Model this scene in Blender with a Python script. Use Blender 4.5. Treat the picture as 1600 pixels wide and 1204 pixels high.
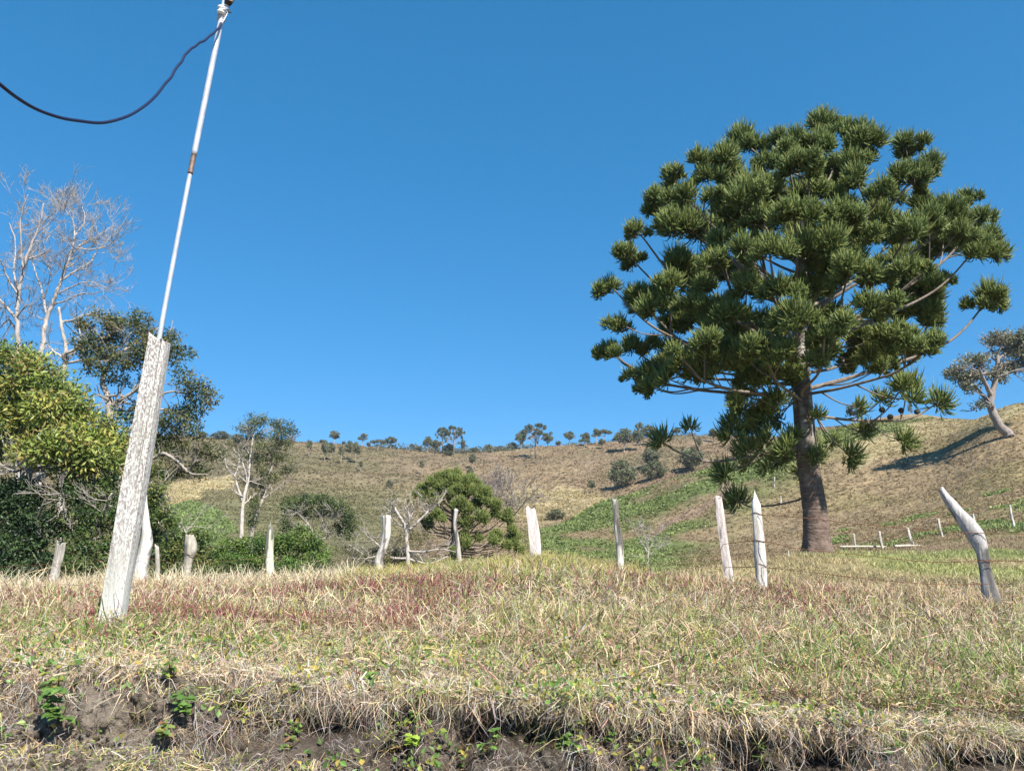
import bpy, math, random
import numpy as np
from math import radians, sin, cos, pi
for o in list(bpy.data.objects): bpy.data.objects.remove(o)
SC = bpy.context.scene
COL = SC.collection
RNG = np.random.default_rng(7)
random.seed(7)

# ------------------------------------------------------------ camera, sky, sun, exposure
PITCH = radians(12); FPX = 1200.0; EYE = np.array([0.0, 0.0, 1.6])
cd = bpy.data.cameras.new('camera'); cam = bpy.data.objects.new('camera', cd); COL.objects.link(cam)
cam.location = EYE; cam.rotation_euler = (pi/2+PITCH, 0, 0)
cd.sensor_fit = 'HORIZONTAL'; cd.sensor_width = 36; cd.lens = 36*FPX/1600
cd.clip_start = 0.05; cd.clip_end = 4000
SC.camera = cam
SUN_EL = radians(46); SUN_AZ = radians(148)      # azimuth clockwise from +Y: behind the camera, to the right
w = bpy.data.worlds.new('World'); SC.world = w; w.use_nodes = True
wn = w.node_tree; wn.nodes.clear()
wo = wn.nodes.new('ShaderNodeOutputWorld'); bg = wn.nodes.new('ShaderNodeBackground'); sk = wn.nodes.new('ShaderNodeTexSky')
sk.sky_type = 'NISHITA'; sk.sun_disc = False; sk.sun_elevation = SUN_EL; sk.sun_rotation = SUN_AZ
sk.altitude = 1500; sk.air_density = 1.0; sk.dust_density = 0.3; sk.ozone_density = 2.5
hs = wn.nodes.new('ShaderNodeHueSaturation'); hs.inputs['Saturation'].default_value = 1.12; hs.inputs['Hue'].default_value = .494
sp_ = wn.nodes.new('ShaderNodeSeparateColor'); cb_ = wn.nodes.new('ShaderNodeCombineColor')
wn.links.new(sk.outputs[0], hs.inputs['Color']); wn.links.new(hs.outputs[0], sp_.inputs[0])
for k_, (a_, b_) in enumerate(((.275, .95), (.92, .60), (1.39, .615))):     # deep clear mountain-air blue
    pw = wn.nodes.new('ShaderNodeMath'); pw.operation = 'POWER'; pw.inputs[1].default_value = b_
    ml_ = wn.nodes.new('ShaderNodeMath'); ml_.operation = 'MULTIPLY'; ml_.inputs[1].default_value = a_
    wn.links.new(sp_.outputs[k_], pw.inputs[0]); wn.links.new(pw.outputs[0], ml_.inputs[0]); wn.links.new(ml_.outputs[0], cb_.inputs[k_])
wn.links.new(cb_.outputs[0], bg.inputs[0]); wn.links.new(bg.outputs[0], wo.inputs[0])
bg.inputs[1].default_value = 0.111
sd = bpy.data.lights.new('sun', 'SUN'); sun = bpy.data.objects.new('sun', sd); COL.objects.link(sun)
sd.energy = 5.0; sd.angle = radians(0.5); sd.color = (1.0, 0.95, 0.88)
SV = np.array([sin(SUN_AZ)*cos(SUN_EL), cos(SUN_AZ)*cos(SUN_EL), sin(SUN_EL)])
sun.rotation_euler = (pi/2-SUN_EL, 0, pi-SUN_AZ)
SC.view_settings.view_transform = 'Standard'; SC.view_settings.look = 'None'; SC.view_settings.gamma = 1
SC.view_settings.exposure = 1.02
SC.render.engine = 'CYCLES'
SC.cycles.max_bounces = 6; SC.cycles.transparent_max_bounces = 4

# ------------------------------------------------------------ pixel <-> world helpers
CP, SP = cos(PITCH), sin(PITCH)
def W(px, py, Y):
    cx = (px-800)/FPX; cv = (602-py)/FPX; den = CP-cv*SP
    return np.array([cx/den*Y, Y, EYE[2]+(SP+cv*CP)/den*Y])
def slope(py):
    cv = (602-np.asarray(py, float))/FPX
    return (SP+cv*CP)/(CP-cv*SP)
def project(P):
    P = np.asarray(P, float); d = P-EYE
    zc = d[..., 1]*CP+d[..., 2]*SP; yc = -d[..., 1]*SP+d[..., 2]*CP
    zc = np.maximum(zc, 1e-3)
    return 800+FPX*d[..., 0]/zc, 602-FPX*yc/zc

# ------------------------------------------------------------ noise
def _h(ix, iy, iz, s):
    n = (ix*374761393+iy*668265263+iz*2147483647+s*1274126177) & 0xFFFFFFFF
    n = ((n ^ (n >> 13))*1274126177) & 0xFFFFFFFF
    n = (n ^ (n >> 16)) & 0xFFFF
    return n/32767.5-1.0
def noise3(x, y, z=0.0, s=0):
    x, y, z = np.broadcast_arrays(np.asarray(x, float), np.asarray(y, float), np.asarray(z, float))
    fx, fy, fz = np.floor(x), np.floor(y), np.floor(z)
    ix, iy, iz = fx.astype(np.int64), fy.astype(np.int64), fz.astype(np.int64)
    u, v, q = x-fx, y-fy, z-fz
    u = u*u*(3-2*u); v = v*v*(3-2*v); q = q*q*(3-2*q)
    def L(dz):
        a = _h(ix, iy, iz+dz, s)*(1-u)+_h(ix+1, iy, iz+dz, s)*u
        b = _h(ix, iy+1, iz+dz, s)*(1-u)+_h(ix+1, iy+1, iz+dz, s)*u
        return a*(1-v)+b*v
    return L(0)*(1-q)+L(1)*q
def fbm(x, y, z=0.0, o=4, s=0):
    r = 0; a = 0.5; f = 1.0
    for k in range(o):
        r = r+a*noise3(np.asarray(x)*f+13.7*k, np.asarray(y)*f-7.1*k, np.asarray(z)*f, s+k); a *= .5; f *= 2.03
    return r
def sstep(a, b, x):
    t = np.clip((x-a)/(b-a), 0, 1); return t*t*(3-2*t)

# ------------------------------------------------------------ terrain heights
TPX = np.array([-700, 0, 200, 400, 600, 750, 850, 950, 1050, 1150, 1280, 1450, 1600, 2300], float)
TT = (TPX-800)/FPX
TAB = [
 (4.0,  [1020,1020,1015,1028,1042,1050,1052,1055,1060,1068,1078,1088,1094,1094]),
 (5.3,  [966,966,968,972,980,980,980,985,990,998,1004,1012,1020,1020]),
 (7.5,  [942,942,940,936,928,920,918,928,938,945,952,960,968,972]),
 (10.,  [926,926,923,917,904,894,890,900,910,918,925,936,944,946]),
 (12.5, [922,924,922,917,903,891,881,895,908,912,915,918,922,924]),
 (15,   [938,938,938,935,915,900,888,905,912,905,898,897,900,900]),
 (20,   [960,960,960,950,925,915,912,912,898,878,864,868,870,870]),
 (28,   [962,962,962,962,935,925,915,915,915,915,893,852,838,830]),
 (40,   [920,920,920,915,905,895,885,895,893,885,862,822,790,775]),
 (60,   [862,862,862,866,865,858,855,862,850,835,808,770,715,680]),
 (78,   [838,838,840,844,848,846,838,815,785,760,732,698,630,560]),
 (100,  [812,812,814,820,830,838,830,783,748,718,668,657,665,560]),
 (130,  [785,785,786,792,806,815,812,800,758,735,690,690,720,600]),
 (170,  [752,752,755,762,776,785,790,785,755,735,705,720,760,640]),
 (220,  [712,712,715,722,738,745,742,736,715,708,700,750,790,680]),
 (280,  [680,680,681,688,700,708,698,690,683,680,688,770,810,700]),
 (400,  [720,720,722,728,735,740,735,730,725,720,730,800,830,760]),
 (700,  [800]*14),
]
TY = np.array([r[0] for r in TAB]); TS = slope(np.array([r[1] for r in TAB], float))
def pchip_eval(x, Yv, xq):
    """monotone cubic along axis 0 of Yv at xq (1-D)"""
    h = np.diff(x); d = np.diff(Yv, axis=0)/h[:, None]
    m = np.zeros_like(Yv); m[0] = d[0]; m[-1] = d[-1]
    for i in range(1, len(x)-1):
        a, b = d[i-1], d[i]; w1 = 2*h[i]+h[i-1]; w2 = h[i]+2*h[i-1]
        ok = a*b > 0
        m[i] = np.where(ok, (w1+w2)/(w1/np.where(ok, a, 1)+w2/np.where(ok, b, 1)), 0)
    i = np.clip(np.searchsorted(x, xq)-1, 0, len(x)-2)
    t = ((xq-x[i])/h[i])[:, None]; H = h[i][:, None]
    return (1+2*t)*(1-t)**2*Yv[i]+t*(1-t)**2*H*m[i]+t*t*(3-2*t)*Yv[i+1]+t*t*(t-1)*H*m[i+1]
NLY, NTT = 420, 420
LYq = np.linspace(math.log(4.0), math.log(700), NLY); TTq = np.linspace(TT[0], TT[-1], NTT)
_g = pchip_eval(np.log(TY), TS, LYq)
SG = pchip_eval(TT, _g.T, TTq).T            # [lnY, t]
def H(x, y):
    x = np.asarray(x, float); y = np.asarray(y, float)
    yy = np.maximum(y, 4.0); t = np.clip(x/yy, TT[0], TT[-1])
    a = np.clip((np.log(yy)-LYq[0])/(LYq[-1]-LYq[0])*(NLY-1), 0, NLY-1.001)
    b = np.clip((t-TTq[0])/(TTq[-1]-TTq[0])*(NTT-1), 0, NTT-1.001)
    i = a.astype(int); j = b.astype(int); u = a-i; v = b-j
    s = (SG[i, j]*(1-v)+SG[i, j+1]*v)*(1-u)+(SG[i+1, j]*(1-v)+SG[i+1, j+1]*v)*u
    z = EYE[2]+s*yy
    nearf = sstep(4, 7, yy)
    z = z+nearf*0.05*fbm(x*1.1, y*1.1, 0, 3, 3)
    farf = sstep(30, 90, yy)
    z = z+farf*(1.1*fbm(x/26., y/26., 0, 4, 9)+0.55*fbm(x/5., y/5., 0, 3, 21))*np.minimum(1, yy/180.+.35)
    return z
def hit(px, py, ymin=14, ymax=600):
    """world ground point seen at a pixel"""
    Y = np.exp(np.linspace(math.log(ymin), math.log(ymax), 1500))
    c = W(px, py, 1.0); x = c[0]*Y; zr = EYE[2]+(c[2]-EYE[2])*Y
    d = zr-H(x, Y); k = np.argmax(d < 0)
    if d[k] >= 0: k = int(np.argmin(d))
    return np.array([x[k], Y[k], float(H(x[k], Y[k]))])

# ------------------------------------------------------------ mesh collector
class Geo:
    def __init__(s): s.v = []; s.q = []; s.t = []; s.c = []; s.n = 0
    def add(s, v, q=None, t=None, c=(1, 1, 1)):
        v = np.asarray(v, float).reshape(-1, 3); k = len(v)
        s.v.append(v)
        if q is not None and len(q): s.q.append(np.asarray(q, np.int64).reshape(-1, 4)+s.n)
        if t is not None and len(t): s.t.append(np.asarray(t, np.int64).reshape(-1, 3)+s.n)
        c = np.asarray(c, float)
        s.c.append(np.broadcast_to(c, (k, 3)) if c.ndim == 1 else c)
        s.n += k
    def arrays(s):
        return (np.concatenate(s.v), np.concatenate(s.q) if s.q else np.zeros((0, 4), int),
                np.concatenate(s.t) if s.t else np.zeros((0, 3), int), np.concatenate(s.c))
    def mesh(s, name, mat, origin=(0, 0, 0), smooth=False):
        v, q, t, c = s.arrays(); v = v-np.asarray(origin, float)
        me = bpy.data.meshes.new(name)
        me.vertices.add(len(v)); me.vertices.foreach_set('co', v.astype(np.float32).ravel())
        idx = np.concatenate([q.ravel(), t.ravel()]).astype(np.int32)
        me.loops.add(len(idx)); me.loops.foreach_set('vertex_index', idx)
        st = np.concatenate([np.arange(len(q))*4, len(q)*4+np.arange(len(t))*3]).astype(np.int32)
        me.polygons.add(len(st)); me.polygons.foreach_set('loop_start', st)
        me.polygons.foreach_set('use_smooth', np.full(len(st), smooth, dtype=bool))
        me.update(calc_edges=True)
        ca = me.color_attributes.new('Col', 'FLOAT_COLOR', 'POINT')
        ca.data.foreach_set('color', np.concatenate([c, np.ones((len(c), 1))], 1).astype(np.float32).ravel())
        me.materials.append(mat)
        return me
def tag(o, label=None, cat=None, group=None, kind=None):
    if label: o['label'] = label
    if cat: o['category'] = cat
    if group: o['group'] = group
    if kind: o['kind'] = kind
    return o
def thing(name, label, cat, loc, group=None):
    o = bpy.data.objects.new(name, None); COL.objects.link(o); o.location = [float(a) for a in loc]
    o.empty_display_size = .2
    return tag(o, label, cat, group)
def base_of(p):
    b = np.zeros(3)
    while p is not None: b = b+np.array(p.location); p = p.parent
    return b
def part(name, geo, mat, parent, smooth=False, label=None):
    o = bpy.data.objects.new(name, geo.mesh(name, mat, base_of(parent) if parent else (0, 0, 0), smooth))
    COL.objects.link(o)
    if parent: o.parent = parent
    if label: o['label'] = label
    return o
def solo(name, geo, mat, origin, label, cat, group=None, smooth=False, kind=None):
    o = bpy.data.objects.new(name, geo.mesh(name, mat, origin, smooth)); COL.objects.link(o)
    o.location = [float(a) for a in origin]
    return tag(o, label, cat, group, kind)

def tube(g, pts, rad, n=6, c=(1, 1, 1), cap=True, prof=None):
    pts = np.asarray(pts, float); m = len(pts); rad = np.broadcast_to(np.asarray(rad, float), (m,))
    d = np.gradient(pts, axis=0); d /= np.linalg.norm(d, axis=1)[:, None]+1e-9
    ref = np.array([0, 0, 1.]) if abs(d[0][2]) < .9 else np.array([0, 1., 0])
    u = np.cross(d, ref); u /= np.linalg.norm(u, axis=1)[:, None]+1e-9; v = np.cross(d, u)
    a = np.arange(n)*2*pi/n
    R = rad[:, None]*(np.ones(n) if prof is None else prof)
    P = pts[:, None]+R[..., None]*(np.cos(a)[None, :, None]*u[:, None]+np.sin(a)[None, :, None]*v[:, None])
    i = np.arange(m-1)[:, None]*n; j = np.arange(n)[None]; k = (j+1) % n
    q = np.stack([i+j, i+k, i+n+k, i+n+j], -1).reshape(-1, 4)
    cc = np.asarray(c, float)
    if cc.ndim == 2: cc = np.repeat(cc, n, axis=0)
    if cap:
        P = np.concatenate([P.reshape(-1, 3), pts[-1:]+d[-1:]*rad[-1]*.3, pts[:1]])
        e = m*n; b = (m-1)*n
        t = [(b+jj, b+(jj+1) % n, e) for jj in range(n)]+[((jj+1) % n, jj, e+1) for jj in range(n)]
        if cc.ndim == 2: cc = np.concatenate([cc, cc[-1:], cc[:1]])
        g.add(P, q, t, cc)
    else: g.add(P, q, None, cc)
def smooth_line(P, n=12):
    """Catmull-Rom through points"""
    P = np.asarray(P, float)
    if len(P) == 2: return P[0]+(P[1]-P[0])*np.linspace(0, 1, n)[:, None]
    Q = np.concatenate([[2*P[0]-P[1]], P, [2*P[-1]-P[-2]]]); out = []
    seg = max(2, n//(len(P)-1))
    for i in range(len(P)-1):
        p0, p1, p2, p3 = Q[i:i+4]
        t = np.linspace(0, 1, seg, endpoint=False)[:, None]
        out.append(.5*((2*p1)+(-p0+p2)*t+(2*p0-5*p1+4*p2-p3)*t*t+(-p0+3*p1-3*p2+p3)*t**3))
    out.append(P[-1:]); return np.concatenate(out)
def unit(v): return v/(np.linalg.norm(v, axis=-1, keepdims=True)+1e-9)
def rdirs(n, rng=RNG): return unit(rng.normal(size=(n, 3)))

# ------------------------------------------------------------ materials
def mat(name, rough=.8, trans=0.0, attr=True, col=(.5, .5, .5), noise=None, bump=None, metal=0, spec=.3, wave=None, coords='Object'):
    """noise: (scale, dark, light, detail) multiplies colour; bump: (scale, strength, distance)"""
    m = bpy.data.materials.new(name); m.use_nodes = True; N = m.node_tree; nd = N.nodes; nd.clear(); lk = N.links.new
    out = nd.new('ShaderNodeOutputMaterial'); p = nd.new('ShaderNodeBsdfPrincipled')
    p.inputs['Roughness'].default_value = rough; p.inputs['Metallic'].default_value = metal
    p.inputs['Specular IOR Level'].default_value = spec
    if attr:
        a = nd.new('ShaderNodeAttribute'); a.attribute_name = 'Col'; c = a.outputs['Color']
    else:
        a = nd.new('ShaderNodeRGB'); a.outputs[0].default_value = (*col, 1); c = a.outputs[0]
    tc = nd.new('ShaderNodeTexCoord'); co = tc.outputs[coords]
    for nz in (noise or []):
        sc, dk, lt, det, stretch = nz
        mp = nd.new('ShaderNodeMapping'); mp.inputs['Scale'].default_value = stretch; lk(co, mp.inputs[0])
        t = nd.new('ShaderNodeTexNoise'); t.inputs['Scale'].default_value = sc; t.inputs['Detail'].default_value = det; t.inputs['Roughness'].default_value = .65
        lk(mp.outputs[0], t.inputs['Vector'])
        r = nd.new('ShaderNodeValToRGB'); r.color_ramp.elements[0].position = .32; r.color_ramp.elements[1].position = .68
        r.color_ramp.elements[0].color = (*dk, 1); r.color_ramp.elements[1].color = (*lt, 1)
        lk(t.outputs[0], r.inputs[0])
        mx = nd.new('ShaderNodeMix'); mx.data_type = 'RGBA'; mx.blend_type = 'MULTIPLY'; mx.inputs[0].default_value = 1
        lk(c, mx.inputs[6]); lk(r.outputs[0], mx.inputs[7]); c = mx.outputs[2]
    lk(c, p.inputs['Base Color'])
    if bump:
        prev = None
        for sc, st, dist, stretch in bump:
            mp = nd.new('ShaderNodeMapping'); mp.inputs['Scale'].default_value = stretch; lk(co, mp.inputs[0])
            t = nd.new('ShaderNodeTexNoise'); t.inputs['Scale'].default_value = sc; t.inputs['Detail'].default_value = 6
            lk(mp.outputs[0], t.inputs['Vector'])
            b = nd.new('ShaderNodeBump'); b.inputs['Strength'].default_value = st; b.inputs['Distance'].default_value = dist
            lk(t.outputs[0], b.inputs['Height'])
            if prev: lk(prev, b.inputs['Normal'])
            prev = b.outputs[0]
        lk(prev, p.inputs['Normal'])
    if trans > 0:
        tr = nd.new('ShaderNodeBsdfTranslucent'); lk(c, tr.inputs[0])
        ms = nd.new('ShaderNodeMixShader'); ms.inputs[0].default_value = trans
        lk(p.outputs[0], ms.inputs[1]); lk(tr.outputs[0], ms.inputs[2]); lk(ms.outputs[0], out.inputs[0])
    else: lk(p.outputs[0], out.inputs[0])
    return m
ONE = (1, 1, 1)
M_leaf = mat('leaf', .45, .32, spec=.4)
M_needle = mat('needle_leaf', .6, .12, spec=.22)
M_grass = mat('grass_blade', .6, .25, spec=.25)
M_bark = mat('bark', .9, noise=[(9, (.55, .52, .5), (1.15, 1.15, 1.15), 6, (1, 1, .35))], bump=[(14, .7, .03, (1, 1, .3))])
M_hill = mat('hillside', .95, noise=[(.9, (.62, .62, .62), (1.2, 1.2, 1.2), 8, (1, 1, 1)), (.07, (.86, .86, .84), (1.12, 1.1, 1.08), 5, (1, 1, 1)), (5, (.75, .75, .75), (1.15, 1.15, 1.15), 5, (1, 1, 1))],
             bump=[(.8, 1, .6, ONE), (4, .8, .15, ONE)], spec=.1)
M_near = mat('turf_soil', .95, noise=[(3, (.7, .7, .68), (1.15, 1.15, 1.15), 8, ONE), (40, (.6, .6, .6), (1.2, 1.2, 1.2), 6, ONE)],
             bump=[(8, .8, .05, ONE), (60, .8, .01, ONE)], spec=.1)
M_soil = mat('bank_soil', .97, noise=[(5, (.75, .73, .7), (1.15, 1.15, 1.15), 8, ONE), (60, (.6, .6, .6), (1.2, 1.2, 1.2), 6, ONE)],
             bump=[(14, .9, .04, ONE), (70, .9, .012, ONE), (220, .9, .006, ONE)], spec=.08)

# ------------------------------------------------------------ ground sheets
POLY = lambda pts: np.array(pts, float)
def inpoly(px, py, poly):
    c = np.zeros(px.shape, bool); n = len(poly)
    for i in range(n):
        x1, y1 = poly[i]; x2, y2 = poly[(i+1) % n]
        k = ((y1 > py) != (y2 > py)) & (px < (x2-x1)*(py-y1)/((y2-y1) if y2 != y1 else 1e-9)+x1)
        c ^= k
    return c
def ground_albedo(x, y):
    """what grows there: bare ground colour per place (dry grass, bracken, mown hay patches, trodden earth)"""
    base = np.array([.225, .168, .105]); olive = np.array([.140, .128, .068]); green = np.array([.110, .150, .046]); tan = np.array([.36, .30, .165]); pink = np.array([.245, .175, .125])
    n1 = fbm(x/38., y/38., 0, 4, 40); n2 = fbm(x/9., y/9., 0, 4, 50); n3 = fbm(x/3., y/3., 0, 3, 55)
    z = H(x, y); px, py = project(np.stack([x, y, z], -1))
    jx = px+26*n2+14*n1; jy = py+12*n2+8*n3
    c = np.broadcast_to(base, x.shape+(3,)).copy()
    def mixin(m, k):
        m = np.clip(m, 0, 1)[..., None]; c[:] = c*(1-m)+k*m
    far = sstep(115, 140, y)
    mixin(far*sstep(.0, .22, n1)*.55, olive)
    mixin(far*sstep(-.05, .3, n2)*.35, pink)
    mixin(far*sstep(.02, .3, -n1+.3*n2)*.25, tan)
    # left side of the hollow: olive scrub
    left = sstep(720, 560, jx)*sstep(42, 70, y)*sstep(.0, 20, 800-0*px)
    mixin(left*.35, olive); mixin(left*sstep(740, 790, jy)*.75, np.array([.14, .142, .068]))
    mixin(sstep(640, 420, jx)*sstep(692, 710, jy)*sstep(760, 735, jy)*far*.6, olive)
    g = inpoly(jx, jy, POLY([(230, 790), (300, 782), (345, 800), (370, 830), (345, 850), (240, 860)])); mixin(g*.8*(y > 60), green*1.1)
    t1 = inpoly(px+14*n2, py+6*n3, POLY([(230, 768), (300, 748), (360, 741), (364, 764), (320, 768), (312, 780), (262, 790), (230, 790)])); mixin(t1*.95*(y > 60), tan)
    t2 = inpoly(px+18*n2, py+7*n3, POLY([(790, 768), (830, 763), (900, 764), (945, 778), (930, 800), (880, 812), (830, 815), (800, 800)])); mixin(t2*.85*(y > 60), tan*.92)
    mixin((y > 60)*inpoly(jx, jy, POLY([(790, 800), (870, 812), (850, 870), (780, 870)]))*.6, tan*.8)
    # the spur on the right
    spur = sstep(118, 105, y)*sstep(24, 34, y)*sstep(780, 860, px)
    mixin(spur, np.array([.240, .182, .108]))
    mixin(spur*sstep(-.15, .25, n2)*.35, np.array([.21, .19, .075]))
    gl = 1330-(jy-660)*1.15+(40*n2)
    mixin(spur*sstep(60, -60, jx-gl)*sstep(-.45, .05, n2+.35*n3)*.85, green)
    strip = inpoly(jx, jy, POLY([(1000, 838), (1022, 812), (1090, 780), (1140, 752), (1140, 764), (1095, 794), (1040, 824), (1008, 846)])); mixin(strip*.85*spur, pink*1.05)
    strip = inpoly(jx, jy, POLY([(1030, 765), (1080, 735), (1110, 722), (1100, 742), (1050, 770)])); mixin(strip*.5*spur*sstep(-.1, .1, n3), pink)
    top = inpoly(jx, jy, POLY([(1290, 668), (1420, 652), (1470, 645), (1380, 690), (1280, 700)])); mixin(top*.7*spur, green)
    top = inpoly(jx, jy, POLY([(1340, 700), (1470, 640), (1610, 610), (1610, 650), (1440, 690), (1330, 730)])); mixin(top*.75*spur, tan*.9)
    low = inpoly(jx+60*n3, jy+22*n3, POLY([(1290, 858), (1330, 838), (1400, 825), (1480, 805), (1620, 770), (1620, 830), (1480, 846), (1300, 862)])); mixin(low*sstep(-.35, .1, n3+.6*n2)*.85*(y > 18), green*1.1)
    mixin(sstep(17, 19, y)*sstep(27, 22, y)*sstep(1180, 1230, px)*sstep(-.2, .15, n3)*.7, green*1.3)
    nr = sstep(24, 16, y)
    strawy = np.array([.30, .25, .13])
    k = nr[..., None]*.9*sstep(1000, 1100, px)[..., None]*sstep(12, 14, y)[..., None]; c[:] = c*(1-k)+(strawy*(1-.35*sstep(0, .3, n3)[..., None])+np.array([.02, .06, 0])*sstep(0, .3, n3)[..., None])*k
    nn = sstep(15, 12.5, y)[..., None]; c[:] = c*(1-nn)+np.array([.12, .09, .05])*nn
    valley = sstep(12, 15, y)*sstep(60, 40, y)*sstep(1000, 900, px); mixin(valley*.8, np.array([.10, .10, .045]))
    return c*(1+.25*n3[..., None])
# hills and ground, from just behind the bank's lip to beyond the ridge
ny, nt = 640, 620
Ys = np.exp(np.linspace(math.log(5.6), math.log(690), ny)); Ts = np.linspace(TT[0]+.02, TT[-1]-.02, nt)
YY, TTg = np.meshgrid(Ys, Ts, indexing='ij'); XX = TTg*YY; ZZ = H(XX, YY)
def sheet(X, Y, Z, c):
    a, b = X.shape; g = Geo(); i = np.arange(a-1)[:, None]*b; j = np.arange(b-1)[None]
    q = np.stack([i+j, i+j+1, i+b+j+1, i+b+j], -1)
    g.add(np.stack([X, Y, Z], -1), q, None, c.reshape(-1, 3)); return g
CC = ground_albedo(XX, YY)
k = int(np.searchsorted(Ys, 34))
solo('ground', sheet(XX[:k+1], YY[:k+1], ZZ[:k+1]-.012, CC[:k+1]), M_near, (0, 0, 0), 'rough pasture ground running from the bank down towards the hollow', 'ground', smooth=True, kind='structure')
solo('hills', sheet(XX[k:], YY[k:], ZZ[k:]-.012, CC[k:]), M_hill, (0, 0, 0), 'brown grassy hills rising round the hollow to the ridge', 'hill', smooth=True, kind='structure')

# road behind and below the camera
xs = np.linspace(-30, 30, 61); ys = np.linspace(-30, 2.55, 40); Xr, Yr = np.meshgrid(xs, ys)
Zr = .03*fbm(Xr*1.3, Yr*1.3, 0, 4, 77); 
solo('road', sheet(Xr, Yr, Zr, np.broadcast_to(np.array([.24, .18, .12]), Xr.shape+(3,)).copy()), M_soil, (0, 0, 0), 'dirt road below the bank', 'road', smooth=True, kind='structure')

# the cut bank: lip, crumbling face and foot
LPX = np.array([-300, 0, 200, 400, 600, 750, 850, 950, 1050, 1150, 1280, 1450, 1600, 1900], float)
LPY = np.array([1036, 1036, 1034, 1044, 1060, 1070, 1075, 1082, 1092, 1104, 1120, 1134, 1142, 1145], float)
LX = (LPX-800)/FPX/1.06*3.75; LZ = EYE[2]+slope(LPY)*3.75
def bank_pt(x, s):
    """s in 0..1 along the profile from the road to the turf -> (y, z)"""
    zl = np.interp(x, LX, LZ)+.03*fbm(x*1.5, 0*x, 0, 3, 61)
    wv = .10*fbm(x*1.1, 0*x+4, 0, 3, 62)
    leftf = sstep(-.6, -1.4, x)
    za = np.where(True, zl-.36, 0)*(1-leftf)+(zl-.27)*leftf      # toe of the face
    yk = [2.5+0*x, 2.72+0*x, 2.95+0*x, 3.16+0*x, 3.40-.03*(1-leftf)+wv*.6, 3.56-.05*leftf+wv+(1-leftf)*(.06+.26*sstep(-.28, .12, fbm(x*2.6, 0*x+9, 0, 3, 63))), 3.62+.06*leftf+wv, 3.95+wv*.5, 4.6+0*x, 5.9+0*x]
    z46 = H(x, 4.6+0*x); z59 = H(x, 5.9+0*x); z4 = H(x, 4.0+0*x)
    zk = [0*x-.02, .18+0*x, .42+.0*x, za-.10+.06*leftf, za, zl-.10, zl-.012, np.minimum(z4-.02, zl+.03+0*x)*.5+z4*.5-.01, z46, z59]
    sk_ = np.array([0, .08, .16, .26, .42, .62, .76, .84, .92, 1.0])
    y = np.zeros_like(x); z = np.zeros_like(x)
    for i in range(9):
        k_ = (s >= sk_[i]) & (s <= sk_[i+1]) if i == 8 else (s >= sk_[i]) & (s < sk_[i+1])
        u = (s-sk_[i])/(sk_[i+1]-sk_[i])
        y = np.where(k_, yk[i]+(yk[i+1]-yk[i])*u, y); z = np.where(k_, zk[i]+(zk[i+1]-zk[i])*u, z)
    return y, z
def bank_disp(x, s, y, z):
    f = sstep(.1, .2, s)*sstep(.93, .8, s); face = sstep(.3, .42, s)*sstep(.82, .74, s)
    d = f*(.10*fbm(x*2.3, y*2.3, z*2.3+s*2, 3, 81)+.075*fbm(x*7, y*7, z*9, 3, 82)+.036*fbm(x*19, y*19, z*19, 4, 83))
    holes = sstep(.02, .30, fbm(x*4.2, z*7, y*0, 3, 85))*sstep(.34, .42, s)*sstep(.76, .70, s)*.30*(.08+.92*sstep(-1.5, -.9, x))
    d2 = d-holes
    zl = d*.45+f*.02*fbm(x*30, y*30, z*30, 2, 88)
    return d2, zl
def bank_surface(x, s):
    y, z = bank_pt(x, s); d, e = bank_disp(x, s, y, z)
    return np.stack([x, y-d, z+e], -1)
sv = np.concatenate([np.linspace(0, .26, 24, endpoint=False), np.linspace(.26, .86, 130, endpoint=False), np.linspace(.86, 1, 36)])
xv = np.concatenate([np.linspace(-9, -4.4, 70, endpoint=False), np.linspace(-4.4, 4.6, 820, endpoint=False), np.linspace(4.6, 9, 70)])
Xb, Sb = np.meshgrid(xv, sv); Pb = bank_surface(Xb.ravel(), Sb.ravel())
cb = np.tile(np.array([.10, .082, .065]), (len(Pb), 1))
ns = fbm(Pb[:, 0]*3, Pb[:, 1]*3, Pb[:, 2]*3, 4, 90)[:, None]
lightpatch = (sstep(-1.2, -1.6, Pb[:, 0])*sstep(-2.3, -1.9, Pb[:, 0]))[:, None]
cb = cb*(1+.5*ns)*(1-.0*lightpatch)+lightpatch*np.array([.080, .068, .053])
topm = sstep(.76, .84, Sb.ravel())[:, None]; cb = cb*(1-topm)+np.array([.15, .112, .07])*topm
g = Geo(); a, b = Xb.shape; i = np.arange(a-1)[:, None]*b; j = np.arange(b-1)[None]
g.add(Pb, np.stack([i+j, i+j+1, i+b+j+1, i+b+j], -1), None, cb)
rc = np.random.default_rng(8); n = 9000; xc = rc.uniform(-4.3, 4.5, n); sc_ = rc.uniform(.24, .78, n)     # crumbs and clods of earth
kc = rc.random(n) < .25+1.6*np.clip(fbm(xc*3, sc_*9, 0, 3, 92)+.15, 0, 1); xc, sc_ = xc[kc], sc_[kc]; n = len(xc); Pc = bank_surface(xc, sc_)
rr_ = np.minimum(rc.lognormal(math.log(.0075), .55, n), .034)
ico = np.array([[0, 0, 1], [.89, 0, .45], [.28, .85, .45], [-.72, .53, .45], [-.72, -.53, .45], [.28, -.85, .45], [.72, .53, -.45], [-.28, .85, -.45], [-.89, 0, -.45], [-.28, -.85, -.45], [.72, -.53, -.45], [0, 0, -1]])
icf = np.array([(0,1,2),(0,2,3),(0,3,4),(0,4,5),(0,5,1),(1,6,2),(2,7,3),(3,8,4),(4,9,5),(5,10,1),(6,7,2),(7,8,3),(8,9,4),(9,10,5),(10,6,1),(11,7,6),(11,8,7),(11,9,8),(11,10,9),(11,6,10)])
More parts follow.
